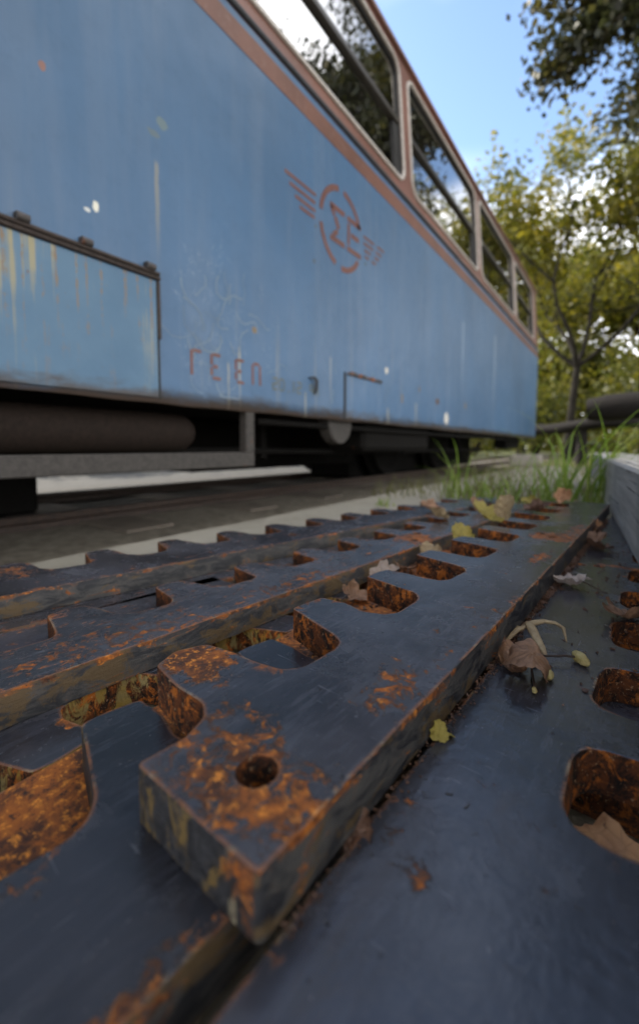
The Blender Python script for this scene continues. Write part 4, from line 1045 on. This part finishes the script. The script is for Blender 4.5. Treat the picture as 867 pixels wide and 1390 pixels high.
# ------------------------------------------------------------------ trees
def leaf_quads(mb, c, n, rad, size, rd, flat=.7):
    for _ in range(n):
        p = Vector((rd.gauss(0,rad), rd.gauss(0,rad), rd.gauss(0,rad*flat)))+c
        u = Vector((rd.gauss(0,1), rd.gauss(0,1), rd.gauss(0,1))).normalized(); v = u.orthogonal().normalized(); v = (Matrix.Rotation(rd.uniform(0,6.28), 3, u) @ v)
        s_ = size*rd.uniform(.6, 1.3); q = u.cross(v)
        mb.add([p-v*s_*.5, p+q*s_*.32-v*s_*.05, p+v*s_*.5, p-q*s_*.32-v*s_*.05], [(0,1,2,3)])
def grow(p, d, L, r, depth, rd, segs, tips, droop=.0, spreadk=1.0):
    pts = [p]; rr_ = [r]; n = 4; cur = p; dd = d.copy()
    for i in range(n):
        dd = (dd+Vector((rd.gauss(0,.13), rd.gauss(0,.13), rd.gauss(0,.09)-droop*.1))).normalized(); cur = cur+dd*L/n; pts.append(cur); rr_.append(r*(1-.42*(i+1)/n))
        if depth <= 2: tips.append((cur, depth))
    segs.append((pts, rr_))
    if depth == 0: tips.append((cur, 0)); return
    for k in range(rd.choice((2,3,3)) if depth > 1 else 3):
        ax = dd.orthogonal().normalized(); ax = Matrix.Rotation(rd.uniform(0,6.28), 3, dd) @ ax
        nd = (Matrix.Rotation(rd.uniform(.35,.95)*spreadk, 3, ax) @ dd); nd.z += .12; nd.normalize()
        grow(cur if k < 2 else pts[3], nd, L*rd.uniform(.62,.85), r*.55, depth-1, rd, segs, tips, droop, spreadk)
def tree(label, base, h, tr, seed, mat, lsize, nleaf, crad, lean=(0,0), extra=(), depth=4, group='trees beyond and beside the railcar', trunk_k=.32, spreadk=1.0, exk=2.4):
    rd = random.Random(seed); segs = []; tips = []; root = empty('tree', base); tag(root, label, 'tree', group)
    b = Vector(base); d = Vector((lean[0], lean[1], 1)).normalized()
    tp = [b+Vector((0,0,-.05)), b+d*h*trunk_k*.5+Vector((rd.uniform(-.06,.06),0,0)), b+d*h*trunk_k]
    segs.append((tp, [tr*1.25, tr, tr*.85]))
    n0 = 4
    for k in range(n0):
        a = 2*math.pi*k/n0+rd.uniform(-.4,.4); nd = Vector((math.cos(a)*.75*spreadk, math.sin(a)*.75*spreadk, .85)).normalized()
        grow(tp[-1], nd, h*.24, tr*.6, depth-1, rd, segs, tips, 0, spreadk)
    grow(tp[-1], Vector((0,0,1)), h*.25, tr*.6, depth-1, rd, segs, tips, 0, spreadk)
    for pts, r_ in extra:
        pv = [Vector(p) for p in pts]; segs.append((pv, [r_*(1-.8*i/(len(pv)-1)) for i in range(len(pv))]))
        for i in range(1, len(pv)):
            for q in range(5): 
                m_ = pv[i-1].lerp(pv[i], (q+.5)/5); tips.append((m_, -1))
                dd = Vector((rd.gauss(0,1), rd.gauss(0,1), rd.gauss(-.2,.6))).normalized(); e = m_+dd*rd.uniform(.3,.7)
                segs.append(([m_, m_.lerp(e,.5)+Vector((0,0,.04)), e], [r_*.25, r_*.16, r_*.07])); tips += [(e, -1), (m_.lerp(e,.6), -1), (e+Vector((0,0,.15)), -1)]
    mb = MB()
    for pts, r_ in segs: mb.tube(pts, r_, 7 if r_[0] < .05 else 10, cap=False)
    mb.build('trunk', M['bark'], root, smooth=60)
    mb = MB(); wts = [q for q in tips]
    per = max(1, nleaf//len(wts))
    for c, dp in wts:
        if rd.random() < .10: continue
        leaf_quads(mb, c, int(per*rd.uniform(.5,1.6)*(exk if dp < 0 else 1)), crad*(.75 if dp < 0 else 1), lsize, rd)
    mb.build('crown', mat, root)
    return root
tree('yellow-green tree with a forked dark trunk just beyond the railcar end', (-1.05,11.2,-.13), 8.2, .085, 11, M['leaf_y'], .13, 17000, .24, (.06,0), trunk_k=.26)
tree('tall olive tree standing behind the right half of the yellow-green tree', (2.3,14.5,-.13), 9.5, .12, 12, M['leaf_y'], .14, 17000, .28, (0,0), spreadk=1.1)
tree('dark-leaved tree at the right whose branches hang over the top right corner', (3.4,5.2,-.13), 7.6, .15, 13, M['leaf_d'], .072, 70000, .16, (0,0),
     extra=[([(3.2,5.2,2.6),(2.2,5.1,3.5),(1.2,5.0,4.1),(.45,4.9,4.25),(-.02,4.9,4.35)],.06), ([(1.9,5.0,3.5),(1.1,5.0,3.7),(.6,5.0,3.6),(.34,4.9,3.45)],.035), 
            ([(1.5,5.0,3.9),(.9,5.0,4.6),(.4,4.9,5.0),(.1,4.9,5.1)],.03), ([(2.0,5.1,3.7),(1.2,5.1,4.0),(.6,5.0,3.8),(.2,4.9,3.7)],.03), ([(1.2,5.0,4.1),(.7,4.9,4.5),(.3,4.8,4.7)],.02), ([(1.2,5.0,4.1),(.6,4.6,3.9),(.25,4.3,3.6)],.02), ([(.9,5.0,4.1),(.3,4.8,4.3),(-.1,4.7,4.2),(-.3,4.7,4.0)],.02), ([(1.0,4.9,3.6),(.6,4.7,3.2),(.42,4.6,2.95)],.02)])
tree('broad tree far right of the platform, mirrored in the railcar windows', (5.6,9.6,-.13), 10.5, .2, 14, M['leaf_d'], .12, 11000, .36)
tree('slim tree beside the platform, mirrored in the near railcar window', (5.2,2.4,-.13), 8.2, .15, 15, M['leaf_d'], .10, 11000, .28)
tree('pale green tree far behind, left of the forked trunk', (-3.6,20,-.13), 8.5, .16, 16, M['leaf_y'], .22, 14000, .36)
tree('bushy tree far behind, between the two yellow-green trees', (.6,19,-.13), 9.0, .18, 17, M['leaf_g'], .22, 16000, .40)
tree('unseen leafy tree added right of the viewpoint to shade the near end of the bars', (2.5,-1.2,-.13), 7.2, .16, 18, M['leaf_d'], .16, 6500, .30, trunk_k=.3, spreadk=1.15)  # out of view, added to dim the near bars and car side
tree('unseen leafy tree added behind the viewpoint to hold back sky light', (.9,-4.2,-.13), 7.0, .15, 19, M['leaf_d'], .16, 7000, .32, trunk_k=.3, spreadk=1.15)  # also out of view, added to cut the fill light from behind
tree('low-branched tree in the background right of the forked trunk', (3.6,17,-.13), 6.0, .16, 20, M['leaf_g'], .20, 14000, .42, trunk_k=.14)
tree('low-branched tree in the background behind the forked trunk', (-1.2,15.5,-.13), 4.6, .14, 21, M['leaf_g'], .18, 14000, .40, trunk_k=.14)
def shrub(label, c, r, h, n, seed, mat, ls=.09):
    rd = random.Random(seed); mb = MB(); root = empty('shrub', c); tag(root, label, 'shrub', 'shrubs behind the logs')
    C_v = Vector(c); st = MB()
    for k in range(14):
        a = rd.uniform(0,6.28); e = C_v+Vector((math.cos(a)*r*rd.uniform(.2,1), math.sin(a)*r*rd.uniform(.2,1), h*rd.uniform(.4,1)))
        st.tube([C_v, C_v.lerp(e,.5)+Vector((0,0,h*.12)), e], [.025,.015,.006], 6)
        for q in (.45,.75,1): leaf_quads(mb, C_v.lerp(e,q), n//42, r*.20, ls, rd, .8)
    st.build('stems', M['bark'], root, smooth=60); mb.build('foliage', mat, root)
for i, (c, r, h, n, lb) in enumerate([((-1.9,12.6,-.13),1.3,2.5,5200,'round shrub low behind the railcar corner'),((.5,12.2,-.13),1.6,2.3,5200,'yellowish shrub behind the thick dark log'),
      ((3.0,11.0,-.13),1.6,2.4,5200,'wide shrub behind the right end of the thick log'),((-4.2,15,-.13),1.8,2.4,3600,'large shrub hidden mostly behind the railcar end'),((1.6,8.8,-.13),.8,.75,2600,'low brownish shrub seen under the thick dark log'),((.3,9.6,-.13),.7,.6,2200,'small shrub beside the forked trunk')]):
    shrub(lb, c, r, h, n, 30+i, M['leaf_g'])
# far wood
mb = MB(); rd = random.Random(91)
for k in range(70):
    x = -30+k*1.05+rd.uniform(-.5,.5); y = 34+rd.uniform(-3,5); hh = rd.uniform(2.8,4.6)
    for q in range(6): leaf_quads(mb, Vector((x+rd.gauss(0,.6), y, hh*(q+.3)/6)), 60, .8, .55, rd)
tag(mb.build('far_wood', M['leaf_g']), 'far belt of yellow-green woodland along the horizon', 'wood', kind='stuff')

def hedge():
    rd = random.Random(55); mb = MB(); root = empty('hedge', (-6.2, 4, -.13)); tag(root, 'dark low hedge on the far side of the track behind the railcar', 'hedge')
    st = MB()
    for k in range(44):
        y = -9+k*.68; x = -6.2+rd.uniform(-.15,.15); st.tube([(x,y,-.13),(x+rd.uniform(-.1,.1),y+.1,.5),(x,y+rd.uniform(-.2,.2),1.0)], [.03,.02,.008], 6)
        for q in range(5): leaf_quads(mb, Vector((x+rd.uniform(-.2,.2), y+rd.uniform(-.3,.3), .02+q*.26)), 75, .24, .17, rd)
    st.build('stems', M['bark'], root, smooth=60); mb.build('foliage', M['leaf_d'], root)
hedge()

# ------------------------------------------------------------------ render settings
scene.view_settings.view_transform = 'Standard'; scene.view_settings.look = 'None'
scene.view_settings.gamma = 1; scene.view_settings.use_curve_mapping = False; scene.view_settings.exposure = 1.36
scene.render.engine = 'CYCLES'
scene.cycles.max_bounces = 8; scene.cycles.transparent_max_bounces = 12; scene.cycles.use_denoising = True
scene.cycles.sample_clamp_indirect = 6
